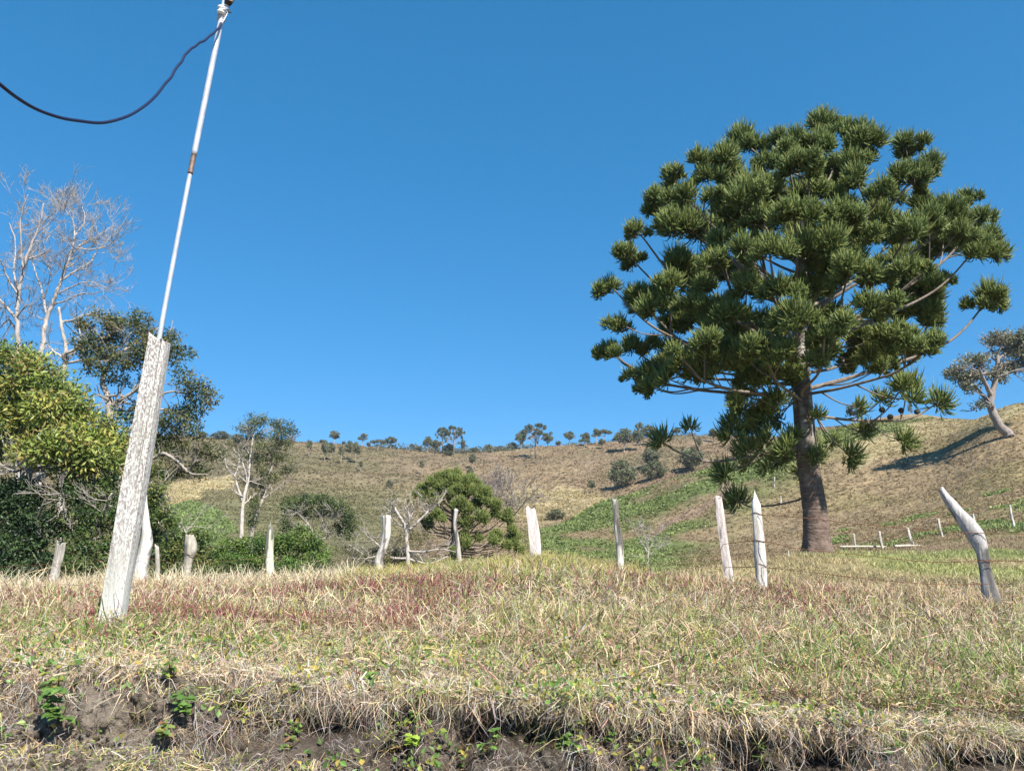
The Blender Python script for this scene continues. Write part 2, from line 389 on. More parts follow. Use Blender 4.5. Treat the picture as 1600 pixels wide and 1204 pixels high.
Vc = Pc[:, None]+ico[None]*rr_[:, None, None]*rc.uniform(.55, 1.35, (n, 12, 1))*rc.uniform(.7, 1.2, (n, 1, 3))
g.add(Vc.reshape(-1, 3), None, (icf[None]+(np.arange(n)*12)[:, None, None]).reshape(-1, 3), np.repeat(np.array([.13, .108, .085])[None]*rc.uniform(.6, 1.25, (n, 1)), 12, 0))
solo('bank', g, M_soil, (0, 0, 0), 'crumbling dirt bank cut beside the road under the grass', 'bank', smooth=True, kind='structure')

# ------------------------------------------------------------ grass blades
STRAW = np.array([.66, .50, .285]); PALE = np.array([.74, .64, .43]); GREEN = np.array([.20, .30, .065]); YGR = np.array([.45, .43, .12])
RED = np.array([.27, .085, .075]); PURP = np.array([.25, .11, .10]); GREY = np.array([.43, .38, .34]); BROWN = np.array([.27, .185, .115]); PINK = np.array([.56, .39, .28])
def blades(g, root, d0, bend, L, wd, col, seg=4, rng=RNG, curl=.10):
    n = len(root); s = np.linspace(0, 1, seg+1)
    side = unit(np.cross(d0, rdirs(n, rng)))
    kink = rng.normal(0, curl, (n, 3)); kink2 = rng.normal(0, curl*.7, (n, 3))
    P = root[:, None]+L[:, None, None]*(d0[:, None]*s[None, :, None]+bend[:, None]*(s**2)[None, :, None]+kink[:, None]*(np.sin(s*pi))[None, :, None]+kink2[:, None]*(np.sin(s*2*pi))[None, :, None])
    wp = np.array([.7, 1, .85, .55, .1]) if seg == 4 else (np.array([.8, 1, .6, .1]) if seg == 3 else np.array([.9, .8, .08]))
    ww = wd[:, None]*wp[None]*.5
    A = P-side[:, None]*ww[..., None]; B = P+side[:, None]*ww[..., None]
    V = np.stack([A, B], 2).reshape(n, -1, 3)          # n, (seg+1)*2
    m = (seg+1)*2; o = (np.arange(n)*m)[:, None]
    q = np.concatenate([o+np.array([[2*k, 2*k+1, 2*k+3, 2*k+2]]) for k in range(seg)], 0)
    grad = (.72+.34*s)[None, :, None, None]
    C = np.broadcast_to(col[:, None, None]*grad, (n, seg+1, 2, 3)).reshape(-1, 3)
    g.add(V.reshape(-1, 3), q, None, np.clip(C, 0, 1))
def pick(n, pal, wts, rng=RNG):
    """wts: (n,k) weights"""
    wts = np.maximum(wts, 1e-6); cw = np.cumsum(wts/wts.sum(1, keepdims=True), 1); r = rng.random(n)[:, None]
    k = (r > cw).sum(1).clip(0, len(pal)-1)
    return np.array(pal)[k]*rng.uniform(.55, 1.28, (n, 1))*(1+rng.normal(0, .06, (n, 3))), k
def grass_weights(x, y, px):
    nA = fbm(x*.9, y*.9, 0, 3, 101); nB = fbm(x*.55+9, y*.55, 0, 3, 111); nC = fbm(x*2.1, y*2.1, 0, 3, 121)
    green = .5+2.4*sstep(-.02, .3, nC)+1.2*sstep(0, .3, nA)+1.6*sstep(5.4, 4.3, y)+1.5*sstep(1000, 1400, px)*sstep(7.5, 5, y)
    mid = np.exp(-((px-760)/240.)**2)*sstep(7.0, 9.5, y)
    ygr = .8+3.2*mid+1.0*sstep(.0, .3, nA)
    redl = np.exp(-((px-330)/330.)**2)*sstep(4.7, 5.4, y)*sstep(9, 7, y)
    redr = np.exp(-((px-1180)/300.)**2)*sstep(6.2, 7.2, y)*sstep(11.5, 10, y)
    red = .25+2.6*(redl+redr)*sstep(-.12, .25, nB+.6*nC)+.6*sstep(.12, .35, nC)
    lf = sstep(620, 380, px)*sstep(7.5, 9, y)
    straw = 3.0+2*lf; pale = 1.6+3*lf; pinkw = 3.4*(1-.8*mid)
    return np.stack([straw, pale, green*(1-.7*lf), ygr*(1-.7*lf), red, red*.7, .5+0*x, .7+0*x, pinkw], 1)
PAL = [STRAW, PALE, GREEN, YGR, RED, PURP, GREY, BROWN, PINK]
def field_grass(n, y0, y1, seg, wscale, lscale, rng, off=0.0):
    # uniform over area of the view wedge
    y = np.sqrt(rng.uniform(y0**2, y1**2, n)); x = rng.uniform(-1, 1, n)*(.80*y+1.1)
    cl = fbm(x*3.1, y*3.1, 0, 3, 131)
    pxa = 800+FPX*x/y/1.03; thin = 1-.8*sstep(4.75, 4.0, y+.25*cl)*sstep(1150, 500, pxa)
    keep = rng.random(n) < (.55+1.3*cl+.25)*thin; x = x[keep]; y = y[keep]; n = len(x)
    z = H(x, y); px, py = project(np.stack([x, y, z], 1))
    col, k = pick(n, PAL, grass_weights(x, y, px), rng)
    az = rng.uniform(0, 2*pi, n); lean = np.abs(rng.normal(.85, .5, n)); isg = (k == 2) | (k == 3) | (k == 4) | (k == 5)
    lean = np.where(isg, np.abs(rng.normal(.45, .28, n)), lean)
    mid = np.exp(-((px-760)/260.)**2)*sstep(7.5, 10, y); lf = sstep(620, 380, px)*sstep(8, 9.5, y)
    lean = lean*(1-.35*mid-.3*lf)
    d0 = np.stack([np.sin(lean)*np.cos(az), np.sin(lean)*np.sin(az), np.cos(lean)], 1)
    bend = np.stack([.35*np.cos(az), .35*np.sin(az), -rng.uniform(.1, .6, n)], 1)*rng.uniform(.2, 1.2, (n, 1))
    L = rng.lognormal(math.log(.100), .46, n)*lscale*(1+.9*mid*rng.random(n)+1.0*lf*rng.random(n))*(1+.4*cl[keep])
    L = np.minimum(L, .26)
    wd = rng.uniform(.0030, .0075, n)*wscale*(1+.3*(k >= 4)*(k <= 5))
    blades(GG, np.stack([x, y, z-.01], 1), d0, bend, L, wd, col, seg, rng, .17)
GG = Geo()
r1 = np.random.default_rng(11)
field_grass(130000, 3.75, 6.3, 4, 1.0, .85, r1)
field_grass(165000, 6.3, 13.2, 2, 1.45, 1.0, r1)
# tall dry stems standing over the crest on the left and a few elsewhere
def stems(n, xr, yr, hh, col, rng, wd=.004):
    px = rng.uniform(*xr, n); y = rng.uniform(*yr, n); x = (px-800)/FPX/1.03*y; z = H(x, y)
    kp = rng.random(n) < np.clip(.45+2.2*fbm(x*1.3, y*1.3, 0, 3, 133+int(col[0]*50)), 0, 1); x, y, z = x[kp], y[kp], z[kp]; n = len(x)
    az = rng.uniform(0, 2*pi, n); lean = np.abs(rng.normal(.34, .26, n))
    d0 = np.stack([np.sin(lean)*np.cos(az), np.sin(lean)*np.sin(az), np.cos(lean)], 1)
    bend = np.stack([.3*np.cos(az), .3*np.sin(az), 0*az-.25], 1)*rng.uniform(0, 1, (n, 1))
    c = col[None]*rng.uniform(.75, 1.2, (n, 1))
    blades(GG, np.stack([x, y, z-.02], 1), d0, bend, rng.uniform(hh[0], hh[1], n), np.full(n, wd)*rng.uniform(.7, 1.3, n), c, 4, rng)
stems(4200, (-120, 560), (9.0, 12.6), (.16, .42), PALE, r1, .0075)
stems(60, (-60, 520), (9.0, 12.0), (.45, .75), STRAW, r1, .008)
stems(6000, (540, 1010), (9.5, 13), (.14, .30), YGR*np.array([1.15, 1.05, 1.2]), r1, .007)
stems(1100, (540, 1010), (9.5, 13), (.14, .30), STRAW, r1, .007)
stems(3000, (1000, 1650), (7.8, 11.5), (.12, .3), STRAW*1.05, r1, .006)
stems(4200, (940, 1560), (6.4, 10.5), (.09, .21), np.array([.24, .075, .08]), r1, .007)
stems(10000, (-60, 780), (5.0, 8.8), (.09, .20), np.array([.24, .07, .075]), r1, .0072)
stems(16, (1020, 1200), (9.0, 10.5), (.4, .75), STRAW, r1, .006)
stems(5200, (-100, 1700), (4.6, 9.5), (.10, .24), PALE*.95, r1, .0055)
stems(2600, (-100, 1700), (4.4, 9.5), (.10, .22), GREEN*1.3, r1, .0055)
stems(2200, (200, 1500), (5, 9.5), (.10, .22), PINK, r1, .0055)
stems(120, (0, 1600), (5, 9), (.2, .38), PURP, r1, .005)
solo('grass', GG, M_grass, (0, 0, 0), 'dry straw, green and reddish grass covering the top of the bank', 'grass', kind='stuff')

# dead grass hanging over the lip, matted on the face, rootlets, and turf at the foot
GB = Geo(); r2 = np.random.default_rng(12)
def bank_blades(n, s0, s1, pal, wts, L, wd, hang, rng, xr=(-4.3, 4.5), seg=4, keepf=None, clump=0):
    n = int(n*1.29); clump = int(clump*1.29)
    x = rng.uniform(*xr, n); s = rng.uniform(s0, s1, n)
    if clump:
        cx = rng.uniform(*xr, clump); cs = rng.uniform(s0, s1, clump); k = rng.integers(0, clump, n)
        x = cx[k]+rng.normal(0, .055, n); s = np.clip(cs[k]+rng.normal(0, .018, n), s0-.02, s1+.02)
        clump_dir = rng.normal(0, .5, clump)[k]
    else: clump_dir = 0*x
    if keepf is not None:
        kk = rng.random(n) < keepf(x, s); x = x[kk]; s = s[kk]; clump_dir = clump_dir[kk]
    n = len(x); P = bank_surface(x, s)
    col, _ = pick(n, pal, np.tile(np.array(wts, float), (n, 1)), rng); col = col*1.25
    rd = rdirs(n, rng)
    d0 = unit(np.array([0, -.45, .20])+rd*1.0+np.stack([clump_dir, 0*x, 0*x], 1))
    d0[:, 1] = np.where(s < .8, -np.abs(d0[:, 1]), d0[:, 1])
    bend = np.stack([rng.normal(0, .25, n), -rng.uniform(0, .3, n), -rng.uniform(.3, 1.1, n)*hang], 1)
    ll = np.minimum(rng.lognormal(math.log(L*.68), .38, n), L*1.7); wd = wd*.82
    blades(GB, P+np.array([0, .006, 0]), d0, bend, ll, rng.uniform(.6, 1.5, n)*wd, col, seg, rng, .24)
soilpatch = lambda x, s: 1-.84*(sstep(-1.2, -1.5, x)*sstep(-2.15, -1.95, x))*sstep(.78, .70, s)
left_ok = lambda x, s: np.clip(soilpatch(x, s)-.6*sstep(.05, .3, fbm(x*4, s*10, 0, 2, 140))*sstep(.80, .72, s), .04, 1)
bank_blades(60000, .70, .86, [GREY, STRAW, PALE, BROWN, PINK], [4.2, 1.6, 1.5, 1.8, 1.2], .082, .0035, 1.1, r2, keepf=left_ok, clump=1500)
bank_blades(70000, .74, .97, [GREY, STRAW, GREEN, YGR, PALE, PINK], [2.2, 2.4, 1.6, 1.0, 1.2, 1], .065, .0036, .6, r2, keepf=left_ok, clump=1200)
bank_blades(30000, .40, .73, [GREY, BROWN, STRAW, GREY*.7], [3.0, 1.6, 1.0, 1.6], .11, .0026, 1.2, r2, keepf=left_ok, clump=420)
bank_blades(5000, .30, .70, [BROWN*.7, GREY*.7], [2, 1], .13, .0022, 1.5, r2, keepf=left_ok, clump=260)
bank_blades(14000, .22, .42, [GREY, STRAW, YGR, GREEN], [2.2, 1.6, 1.2, .9], .075, .0034, .5, r2, keepf=lambda x, s: np.clip(sstep(-.5, -1.2, x)+.18, 0, 1), clump=520)
bank_blades(16000, .55, .97, [GREEN, YGR], [2, 1.2], .07, .0044, .4, r2, keepf=left_ok, clump=210)
bank_blades(2500, .6, .9, [PALE, STRAW], [1, 1], .15, .0032, 1.0, r2, keepf=left_ok, clump=200)
solo('dead_grass', GB, M_grass, (0, 0, 0), 'grey and straw dead grass and rootlets matted over the cut bank', 'grass', kind='stuff')

# shelf of short grass behind the fence on the right, hillside tussocks and bracken
GS = Geo(); r3 = np.random.default_rng(13)
n = 160000; y = np.sqrt(r3.uniform(12.5**2, 33**2, n)); x = r3.uniform(.12, .80, n)*y
kk = fbm(x*1.6, y*1.6, 0, 3, 151)+.5 > r3.random(n)*.9; x, y = x[kk], y[kk]; n = len(x); z = H(x, y)
al = ground_albedo(x, y); al = al/(al.mean(1, keepdims=True))*np.clip(al.mean(1, keepdims=True)*1.7, .05, .42)*r3.uniform(.5, 1.5, (n, 1))
az = r3.uniform(0, 2*pi, n); lean = np.abs(r3.normal(.6, .35, n))
d0 = np.stack([np.sin(lean)*np.cos(az), np.sin(lean)*np.sin(az), np.cos(lean)], 1)
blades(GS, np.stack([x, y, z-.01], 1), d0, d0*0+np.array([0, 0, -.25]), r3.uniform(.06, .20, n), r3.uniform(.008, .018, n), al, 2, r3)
solo('pasture_grass', GS, M_grass, (0, 0, 0), 'short patchy grass on the shelf behind the fence', 'grass', kind='stuff')
def tussocks(n, yr, tr, size, rng, name, label, dens=None, keep=None):
    g = Geo(); y = np.exp(rng.uniform(math.log(yr[0]), math.log(yr[1]), n)); x = rng.uniform(*tr, n)*y
    nn = fbm(x/6., y/6., 0, 3, 160)
    k = rng.random(n) < .72+1.0*nn
    x, y = x[k], y[k]
    al = ground_albedo(x, y); lum = al.mean(1)
    greenish = al[:, 1] > al[:, 0]*1.02
    k = greenish | (rng.random(len(x)) < .55); x, y, al, greenish = x[k], y[k], al[k], greenish[k]; n = len(x)
    z = H(x, y); m = 7
    s = size*rng.uniform(.5, 1.35, n)*np.where(greenish, 1.25, .8)*np.clip(y/90., .55, 2.0)
    c0 = np.stack([x, y, z], 1)
    col = np.where(greenish[:, None], al*rng.uniform(1.1, 2.1, (n, 1)), al*rng.uniform(.95, 1.6, (n, 1))*np.array([1.0, .98, .93]))
    V = []; C = []
    for q_ in range(m):
        d = rdirs(n, rng); d[:, 2] = np.abs(d[:, 2])*.6+.25; d[:, 1] -= .25; d = unit(d)
        sd = unit(np.cross(d, rdirs(n, rng)))
        o = c0+rng.normal(0, .22, (n, 3))*s[:, None]*np.array([1, 1, .1])
        V.append(np.stack([o-sd*s[:, None]*.22, o+sd*s[:, None]*.22, o+d*s[:, None]*.75+sd*s[:, None]*.1], 1))
        C.append(np.repeat((col*rng.uniform(.8, 1.2, (n, 1)))[:, None], 3, 1))
    V = np.concatenate(V).reshape(-1, 3); C = np.concatenate(C).reshape(-1, 3)
    g.add(V, None, np.arange(len(V)).reshape(-1, 3), np.clip(C, 0, 1))
    solo(name, g, M_grass, (0, 0, 0), label, 'ground cover', kind='stuff')
tussocks(150000, (30, 125), (-.7, .78), .30, r3, 'bracken', 'green bracken and dry tussocks on the near slopes')
tussocks(150000, (125, 300), (-.8, .5), .34, r3, 'hill_scrub', 'low brown tussocks and scrub dotted over the far hillside')

# ------------------------------------------------------------ foliage helpers
def leaves(g, c, nrm, L, wd, col, rng, droop=.35):
    """folded rhombus leaves: c centres, nrm outward directions"""
    n = len(c); d = unit(nrm*.6+rdirs(n, rng)*.9+np.array([0, 0, -droop])); s = unit(np.cross(d, unit(nrm+rdirs(n, rng)*.5)))
    up = np.cross(s, d); L = np.broadcast_to(L, (n,))[:, None]; wd = np.broadcast_to(wd, (n,))[:, None]
    a = c; e = c+d*L; m1 = c+d*L*.45+s*wd*.5+up*wd*.18; m2 = c+d*L*.45-s*wd*.5+up*wd*.18
    V = np.stack([a, m1, e, m2], 1).reshape(-1, 3); o = np.arange(n)*4
    T = np.concatenate([np.stack([o, o+1, o+2], 1), np.stack([o, o+2, o+3], 1)])
    g.add(V, None, T, np.repeat(col, 4, axis=0))
def lobe_foliage(gl, gt, lobes, limbs, nclump, lpc, L, wd, pal, rng, crad=.28, twig=(.012, (.30, .26, .22)), shell=.55, droop=.3):
    """lobes: (centre, (rx,ry,rz)); limbs: list of polylines for twigs to spring from"""
    vol = np.array([(r[0]*r[1]*r[2])**(2/3) for _, r in lobes]); cnt = np.maximum(3, (nclump*vol/vol.sum())).astype(int)
    LP = np.concatenate(limbs) if limbs else None
    for (c, r), n in zip(lobes, cnt):
        d = rdirs(n, rng); rr = rng.uniform(shell, 1.0, n)**.6; cc = np.asarray(c)+d*rr[:, None]*np.asarray(r)
        if LP is not None and gt is not None:
            for p in cc[::2]:
                k = np.argmin(((LP-p)**2).sum(1)); q = LP[k]; mm = (p+q)/2+rng.normal(0, .06, 3)*np.linalg.norm(p-q)+np.array([0, 0, -.05*np.linalg.norm(p-q)])
                tube(gt, smooth_line([q, mm, p], 6), np.linspace(twig[0], twig[0]*.35, len(smooth_line([q, mm, p], 6))), 3, twig[1], cap=False)
        m = rng.poisson(lpc, n)+4; idx = np.repeat(np.arange(n), m); N = len(idx)
        dd = rdirs(N, rng); dd[:, 2] = dd[:, 2]*.8+.15; rad = crad*rng.uniform(.6, 1.4, n)[idx]*rng.uniform(.35, 1, N)
        pos = cc[idx]+dd*rad[:, None]
        out = unit((cc[idx]-np.asarray(c))/np.asarray(r)*.6+dd+np.array([0, 0, .25]))
        bc = np.array(pal)[rng.integers(0, len(pal), n)][idx]*rng.uniform(.75, 1.25, (N, 1))
        leaves(gl, pos, out, L*rng.uniform(.7, 1.3, N), wd*rng.uniform(.7, 1.3, N), np.clip(bc, 0, 1), rng, droop)
def grow(gt, p, d, L, r, depth, rng, col, spread=.55, n=(2, 4), up=.12, rec=None, sides=4, minr=.004):
    pts = [p]; dd = d.copy(); k = 4
    for i in range(k):
        dd = unit(dd+rng.normal(0, .16, 3)+np.array([0, 0, up])*.5); pts.append(pts[-1]+dd*L/k)
    tube(gt, pts, np.linspace(r, max(minr, r*.55), len(pts)), sides, col, cap=False)
    if rec is not None: rec.append(np.array(pts))
    if depth <= 0: return
    for _ in range(rng.integers(n[0], n[1]+1)):
        i = rng.integers(1, len(pts)); ax = rdirs(1, rng)[0]
        nd = unit(dd+unit(np.cross(dd, ax))*spread*rng.uniform(.6, 1.5)+np.array([0, 0, up]))
        grow(gt, pts[i], nd, L*rng.uniform(.5, .8), max(minr, r*.5), depth-1, rng, col, spread, n, up, rec, 3, minr)

# ------------------------------------------------------------ monkey-puzzle pines (araucaria)
def tuft(g, c, axis, R, n, rng, spikes=12, dens=1.0, wid=.016, bright=1.0):
    axis = unit(np.asarray(axis, float)); d = rdirs(n, rng); al = d@axis
    d = np.where((al < -.35)[:, None], d-2*al[:, None]*axis*.9, d); d = unit(d+rng.normal(0, .22, (n, 3)))
    start = c-axis*R*.15+d*(R*rng.uniform(.05, .5, n))[:, None]
    L = R*rng.uniform(.42, .72, n); seg = 4; s = np.linspace(0, 1, seg+1)
    up = np.array([0, 0, 1.]); curl = up*.30+axis*.10; sway = rng.normal(0, .16, (n, 3))
    P = start[:, None]+L[:, None, None]*(d[:, None]*s[None, :, None]+(curl[None]*rng.uniform(.2, 1.5, (n, 1))+sway)[:, None]*(s**2)[None, :, None]-(up*.30)[None, None]*(s[None, :, None]*(1-s[None, :, None])*2))
    T = unit(np.gradient(P, axis=1)); u = unit(np.cross(T, rdirs(n, rng)[:, None])); v = np.cross(T, u)
    wp = wid*np.array([.45, .85, 1.0, .8, .15])
    a = np.arange(3)*2*pi/3
    ring = P[:, :, None]+wp[None, :, None, None]*(np.cos(a)[None, None, :, None]*u[:, :, None]+np.sin(a)[None, None, :, None]*v[:, :, None])
    m = (seg+1)*3; o = (np.arange(n)*m)[:, None]; q = []
    for i in range(seg):
        for j in range(3):
            k = (j+1) % 3; q.append(o+np.array([[i*3+j, i*3+k, i*3+3+k, i*3+3+j]]))
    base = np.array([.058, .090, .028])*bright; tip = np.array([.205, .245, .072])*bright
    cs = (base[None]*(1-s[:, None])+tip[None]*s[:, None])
    cv = rng.uniform(.75, 1.3, (n, 1, 1, 1))
    yel = (rng.random((n, 1, 1, 1)) < .06)*np.array([.10, .05, .0])
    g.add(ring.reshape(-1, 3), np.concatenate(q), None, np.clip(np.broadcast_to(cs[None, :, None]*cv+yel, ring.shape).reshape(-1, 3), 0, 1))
    if spikes:
        K = spikes; ss = rng.uniform(.18, 1.0, (n, K)); fi = ss*seg; ii = np.clip(fi.astype(int), 0, seg-1); fr = (fi-ii)[..., None]
        ar = np.arange(n)[:, None]; pc = P[ar, ii]*(1-fr)+P[ar, ii+1]*fr; tt = T[ar, ii]
        side = unit(np.cross(tt, rng.normal(size=(n, K, 3)))); dd = unit(tt*.75+side)
        w2 = unit(np.cross(dd, tt)); ls = wid*rng.uniform(1.6, 2.8, (n, K, 1))
        V = np.stack([pc-w2*wid*.45, pc+w2*wid*.45, pc+dd*ls], 2).reshape(-1, 3)
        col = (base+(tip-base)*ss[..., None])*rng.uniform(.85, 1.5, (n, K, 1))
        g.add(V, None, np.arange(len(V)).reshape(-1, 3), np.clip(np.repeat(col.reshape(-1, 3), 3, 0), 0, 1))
M_puztrunk = mat('ringed_bark', .92, noise=[(3, (.65, .63, .62), (1.2, 1.2, 1.2), 6, (1, 1, 1)), (3.0, (.60, .57, .56), (1.1, 1.1, 1.1), 7, (.55, .55, 7)), (11, (.7, .7, .7), (1.15, 1.15, 1.15), 6, ONE)], bump=[(3.5, .6, .05, (.5, .5, 8)), (9, .9, .05, (1, 1, 1.5))])
def z5(X, Y, r): return (920+X*.425, 150+Y*.425, r*.425)
def z6(X, Y, r): return (920+X*.425, 500+Y*.425, r*.425)
T5 = [(860,100,74),(840,180,80),(810,250,70),(830,350,74),(790,480,70),(1040,160,80),(1160,170,62),(560,160,78),(500,225,78),(700,150,52),(400,225,58),(300,285,52),(590,330,78),(740,400,85),(1200,290,82),(1262,240,58),(255,380,66),(350,365,70),(360,470,82),(170,490,52),(450,370,60),(140,580,58),(80,700,55),(170,740,66),(110,835,45),(70,930,45),(510,430,62),(780,560,110),(880,570,60),(1070,440,72),(1190,480,78),(1250,440,66),(1330,420,80),(1390,370,48),(1440,440,55),(1430,555,80),(1480,500,48),(1480,735,75),(1250,800,55),(1170,770,58),(1275,885,45),(1160,890,55),(1080,870,50),(1030,760,75),(1150,600,75),(1220,590,62),(960,630,75),(900,680,75),(820,690,75),(760,800,85),(860,840,70),(640,840,78),(560,860,72),(480,780,75),(580,690,75),(380,760,55),(300,680,64),(350,610,64),(470,600,58),(560,550,66),(660,560,70),(640,440,66),(950,400,60),(1000,500,62),(1120,520,60),(700,700,66),(235,900,38),(310,930,46),(430,930,56),(520,925,60),(900,260,70),(760,250,70),(660,240,60),(980,290,66),(430,290,60),(480,520,60),(250,730,55),(420,690,60),(1300,520,64),(1360,500,60),(1080,340,58),(890,480,70),(760,150,55),(950,120,55)]
T6 = [(80,115,52),(220,190,55),(265,160,50),(340,155,56),(390,130,56),(470,100,58),(225,240,45),(560,120,64),(640,90,70),(540,282,42),(370,388,40),(262,442,52),(520,415,55),(600,400,72),(640,345,68),(690,300,52),(575,470,48),(720,470,58),(690,515,48),(765,455,62),(820,490,58),(495,560,58),(540,660,56),(965,500,58),(1015,405,48),(1163,445,54),(1000,318,40),(1170,240,66),(1195,290,50),(1080,290,46),(1290,300,58),(842,350,38),(960,165,36),(1030,120,50),(1100,105,48),(1180,100,54),(1270,70,50),(1075,175,40),(150,200,40),(600,200,60),(850,130,52),(740,190,45),(680,170,60),(840,60,60),(560,330,50),(870,40,55)]
tr = np.random.default_rng(21)
TB = W(1278, 862, 20.0); TB[2] = float(H(TB[0], TB[1]))
trunk_px = [(1278, 866), (1274, 800), (1265, 740), (1259, 690), (1255, 640), (1251, 590), (1250, 540), (1250, 480), (1252, 420), (1256, 350), (1262, 280), (1270, 215)]
TC = np.array([W(a, b, 20.0) for a, b in trunk_px]); TC[0] = TB
def trunk_at(z): return np.array([np.interp(z, TC[:, 2], TC[:, 0]), 20.0, z])
tree = thing('monkey_puzzle_tree', 'huge dark green umbrella crowned pine with ringed brown trunk standing behind the right fence posts', 'tree', TB)
gt = Geo()
zz = np.linspace(TB[2]-.25, TC[-1, 2], 130); hz = zz-TB[2]
rt = np.interp(hz, [-.25, 0, .25, .6, 1.2, 2.2, 3.5, 5, 6.5, 9, 12], [.46, .42, .36, .32, .30, .275, .255, .235, .18, .11, .04])
nring = 40
ang = np.arange(nring)*2*pi/nring
pts = np.array([trunk_at(z) for z in zz])
ringb = 1+.010*np.sin(hz*2*pi/.13+np.sin(hz*5)*.8)
prof = (1+.06*fbm(np.cos(ang)[None]*2+0*zz[:, None], np.sin(ang)[None]*2+0*zz[:, None], zz[:, None]*.9, 3, 201)+.10*np.exp(-np.maximum(hz, 0)/.22)[:, None]*np.sin(ang*5+1)[None])*ringb[:, None]
tube_r = rt[:, None]*prof
P = pts[:, None]+tube_r[..., None]*np.stack([np.cos(ang), np.sin(ang), 0*ang], 1)[None]
i = np.arange(len(zz)-1)[:, None]*nring; j = np.arange(nring)[None]; k = (j+1) % nring
lich = sstep(2.1, 3.4, hz)[:, None]*sstep(-.05, .18, fbm(np.cos(ang)[None]*2.2+0*zz[:, None], np.sin(ang)[None]*2.2+0*zz[:, None], zz[:, None]*2.6, 4, 205))
cc = np.array([.20, .145, .115])*(1-lich[..., None])+np.array([.40, .38, .32])*lich[..., None]
cc = cc*(1+.25*fbm(ang[None]*1.5, zz[:, None]*6, 0, 3, 207)[..., None])
gt.add(P, np.stack([i+j, i+k, i+nring+k, i+nring+j], -1), None, cc.reshape(-1, 3))
trunk_ob = part('trunk', gt, M_puztrunk, tree, smooth=True)
# foot roots spreading at the right-hand side
tufts = []
def add_tufts(lst, f):
    for X, Y, r in lst:
        px, py, rr = f(X, Y, r); dx = (px-1255)/305.; dy = (py-440)/270.
        e = max(0., 1-dx*dx-dy*dy); dep = math.sqrt(e)*4.6
        q = W(px, py, 20.0)
        front = tr.random() < .72
        off = -dep*tr.uniform(.45, .95) if front else dep*tr.uniform(.2, .9)
        if py > 640: off = -tr.uniform(.2, 1.0) if front else tr.uniform(0, 1.6)
        if py > 560 and abs(px-1270) < 150 and off < -.6: off *= .45
        Yd = 20+off; tufts.append((W(px, py, Yd), rr/FPX*Yd*1.02))
T9 = [(985, 540, 24), (1040, 590, 22), (1080, 582, 24), (1120, 562, 26), (1165, 572, 24), (1205, 585, 22), (1015, 605, 18), (1160, 612, 20), (1185, 540, 28), (1100, 532, 28), (1050, 545, 26), (1330, 560, 18), (1345, 520, 24), (1375, 562, 20), (1400, 515, 24), (1445, 545, 20), (1412, 600, 20), (1320, 500, 26), (1290, 540, 26), (1225, 545, 26), (1060, 480, 28), (1130, 490, 30), (1010, 480, 26), (1130, 420, 30), (1180, 380, 30), (1360, 430, 30), (1420, 420, 28), (1310, 330, 30), (1160, 300, 30), (1240, 330, 32), (1300, 400, 32), (1330, 250, 26), (1230, 240, 28)]
add_tufts(T5, z5); add_tufts(T6, z6); add_tufts(T9, lambda X, Y, r: (X, Y, r))
add_tufts([(1140,660,19),(1160,700,20),(1190,690,22),(1215,655,20),(1230,705,20),(1195,728,17),(1272,712,18),(1250,735,16),(1150,630,18),(1210,620,20),(1165,725,17),(1300,690,15),(1180,650,19),(1240,680,18)], lambda X, Y, r: (X, Y, r))
for _ in range(46):     # the unseen far side and the inside of the crown
    a = tr.uniform(0, 2*pi); rr = math.sqrt(tr.uniform(.05, .8)); px = 1255+255*rr*math.cos(a); py = 400+205*rr*math.sin(a)
    off = tr.uniform(.3, 4.4)*math.sqrt(max(.1, 1-rr*rr)); tufts.append((W(px, py, 20+off), tr.uniform(.42, .62)))
tufts.sort(key=lambda t: -math.hypot(t[0][0]-TB[0], t[0][1]-20.0))
branches = []      # dict(path, radii, tufts[])
for p, R in tufts:
    z = p[2]; r = math.hypot(p[0]-trunk_at(z)[0], p[1]-20.0)
    best = None
    for b in branches:
        d = np.linalg.norm(b['path']-p, axis=1); k = int(np.argmin(d))
        if d[k] < 1.15 and k > 3 and (best is None or d[k] < best[0]): best = (d[k], b, k)
    if best:
        b = best[1]; k = max(0, best[2]-5); q = b['path'][k]
        mid = (q+p)/2+np.array([0, 0, -.10*np.linalg.norm(p-q)])
        b['subs'].append(smooth_line([q, mid, p], 8)); b['tufts'].append((p, R, unit(p-mid))); continue
    k = np.interp(z-TB[2], [2, 4.5, 6.5, 9, 12], [-.10, .12, .42, .72, 1.0])
    za = min(max(z-k*r+tr.uniform(-.15, .15), TB[2]+1.6), TC[-1, 2]-.2)
    a0 = trunk_at(za); hv = p-a0
    sag = np.interp(z-TB[2], [2, 7, 12], [.12, .10, .05])*np.linalg.norm(hv)
    m1 = a0+hv*.35+np.array([tr.normal(0, .04)*r, tr.normal(0, .04)*r, -sag*.7]); m2 = a0+hv*.75+np.array([0, 0, -sag])
    path = smooth_line([a0, m1, m2, p], 24)
    branches.append(dict(path=path, subs=[], tufts=[(p, R, unit(p-m2))], len=np.linalg.norm(hv)))
BR = np.array([.215, .175, .14])
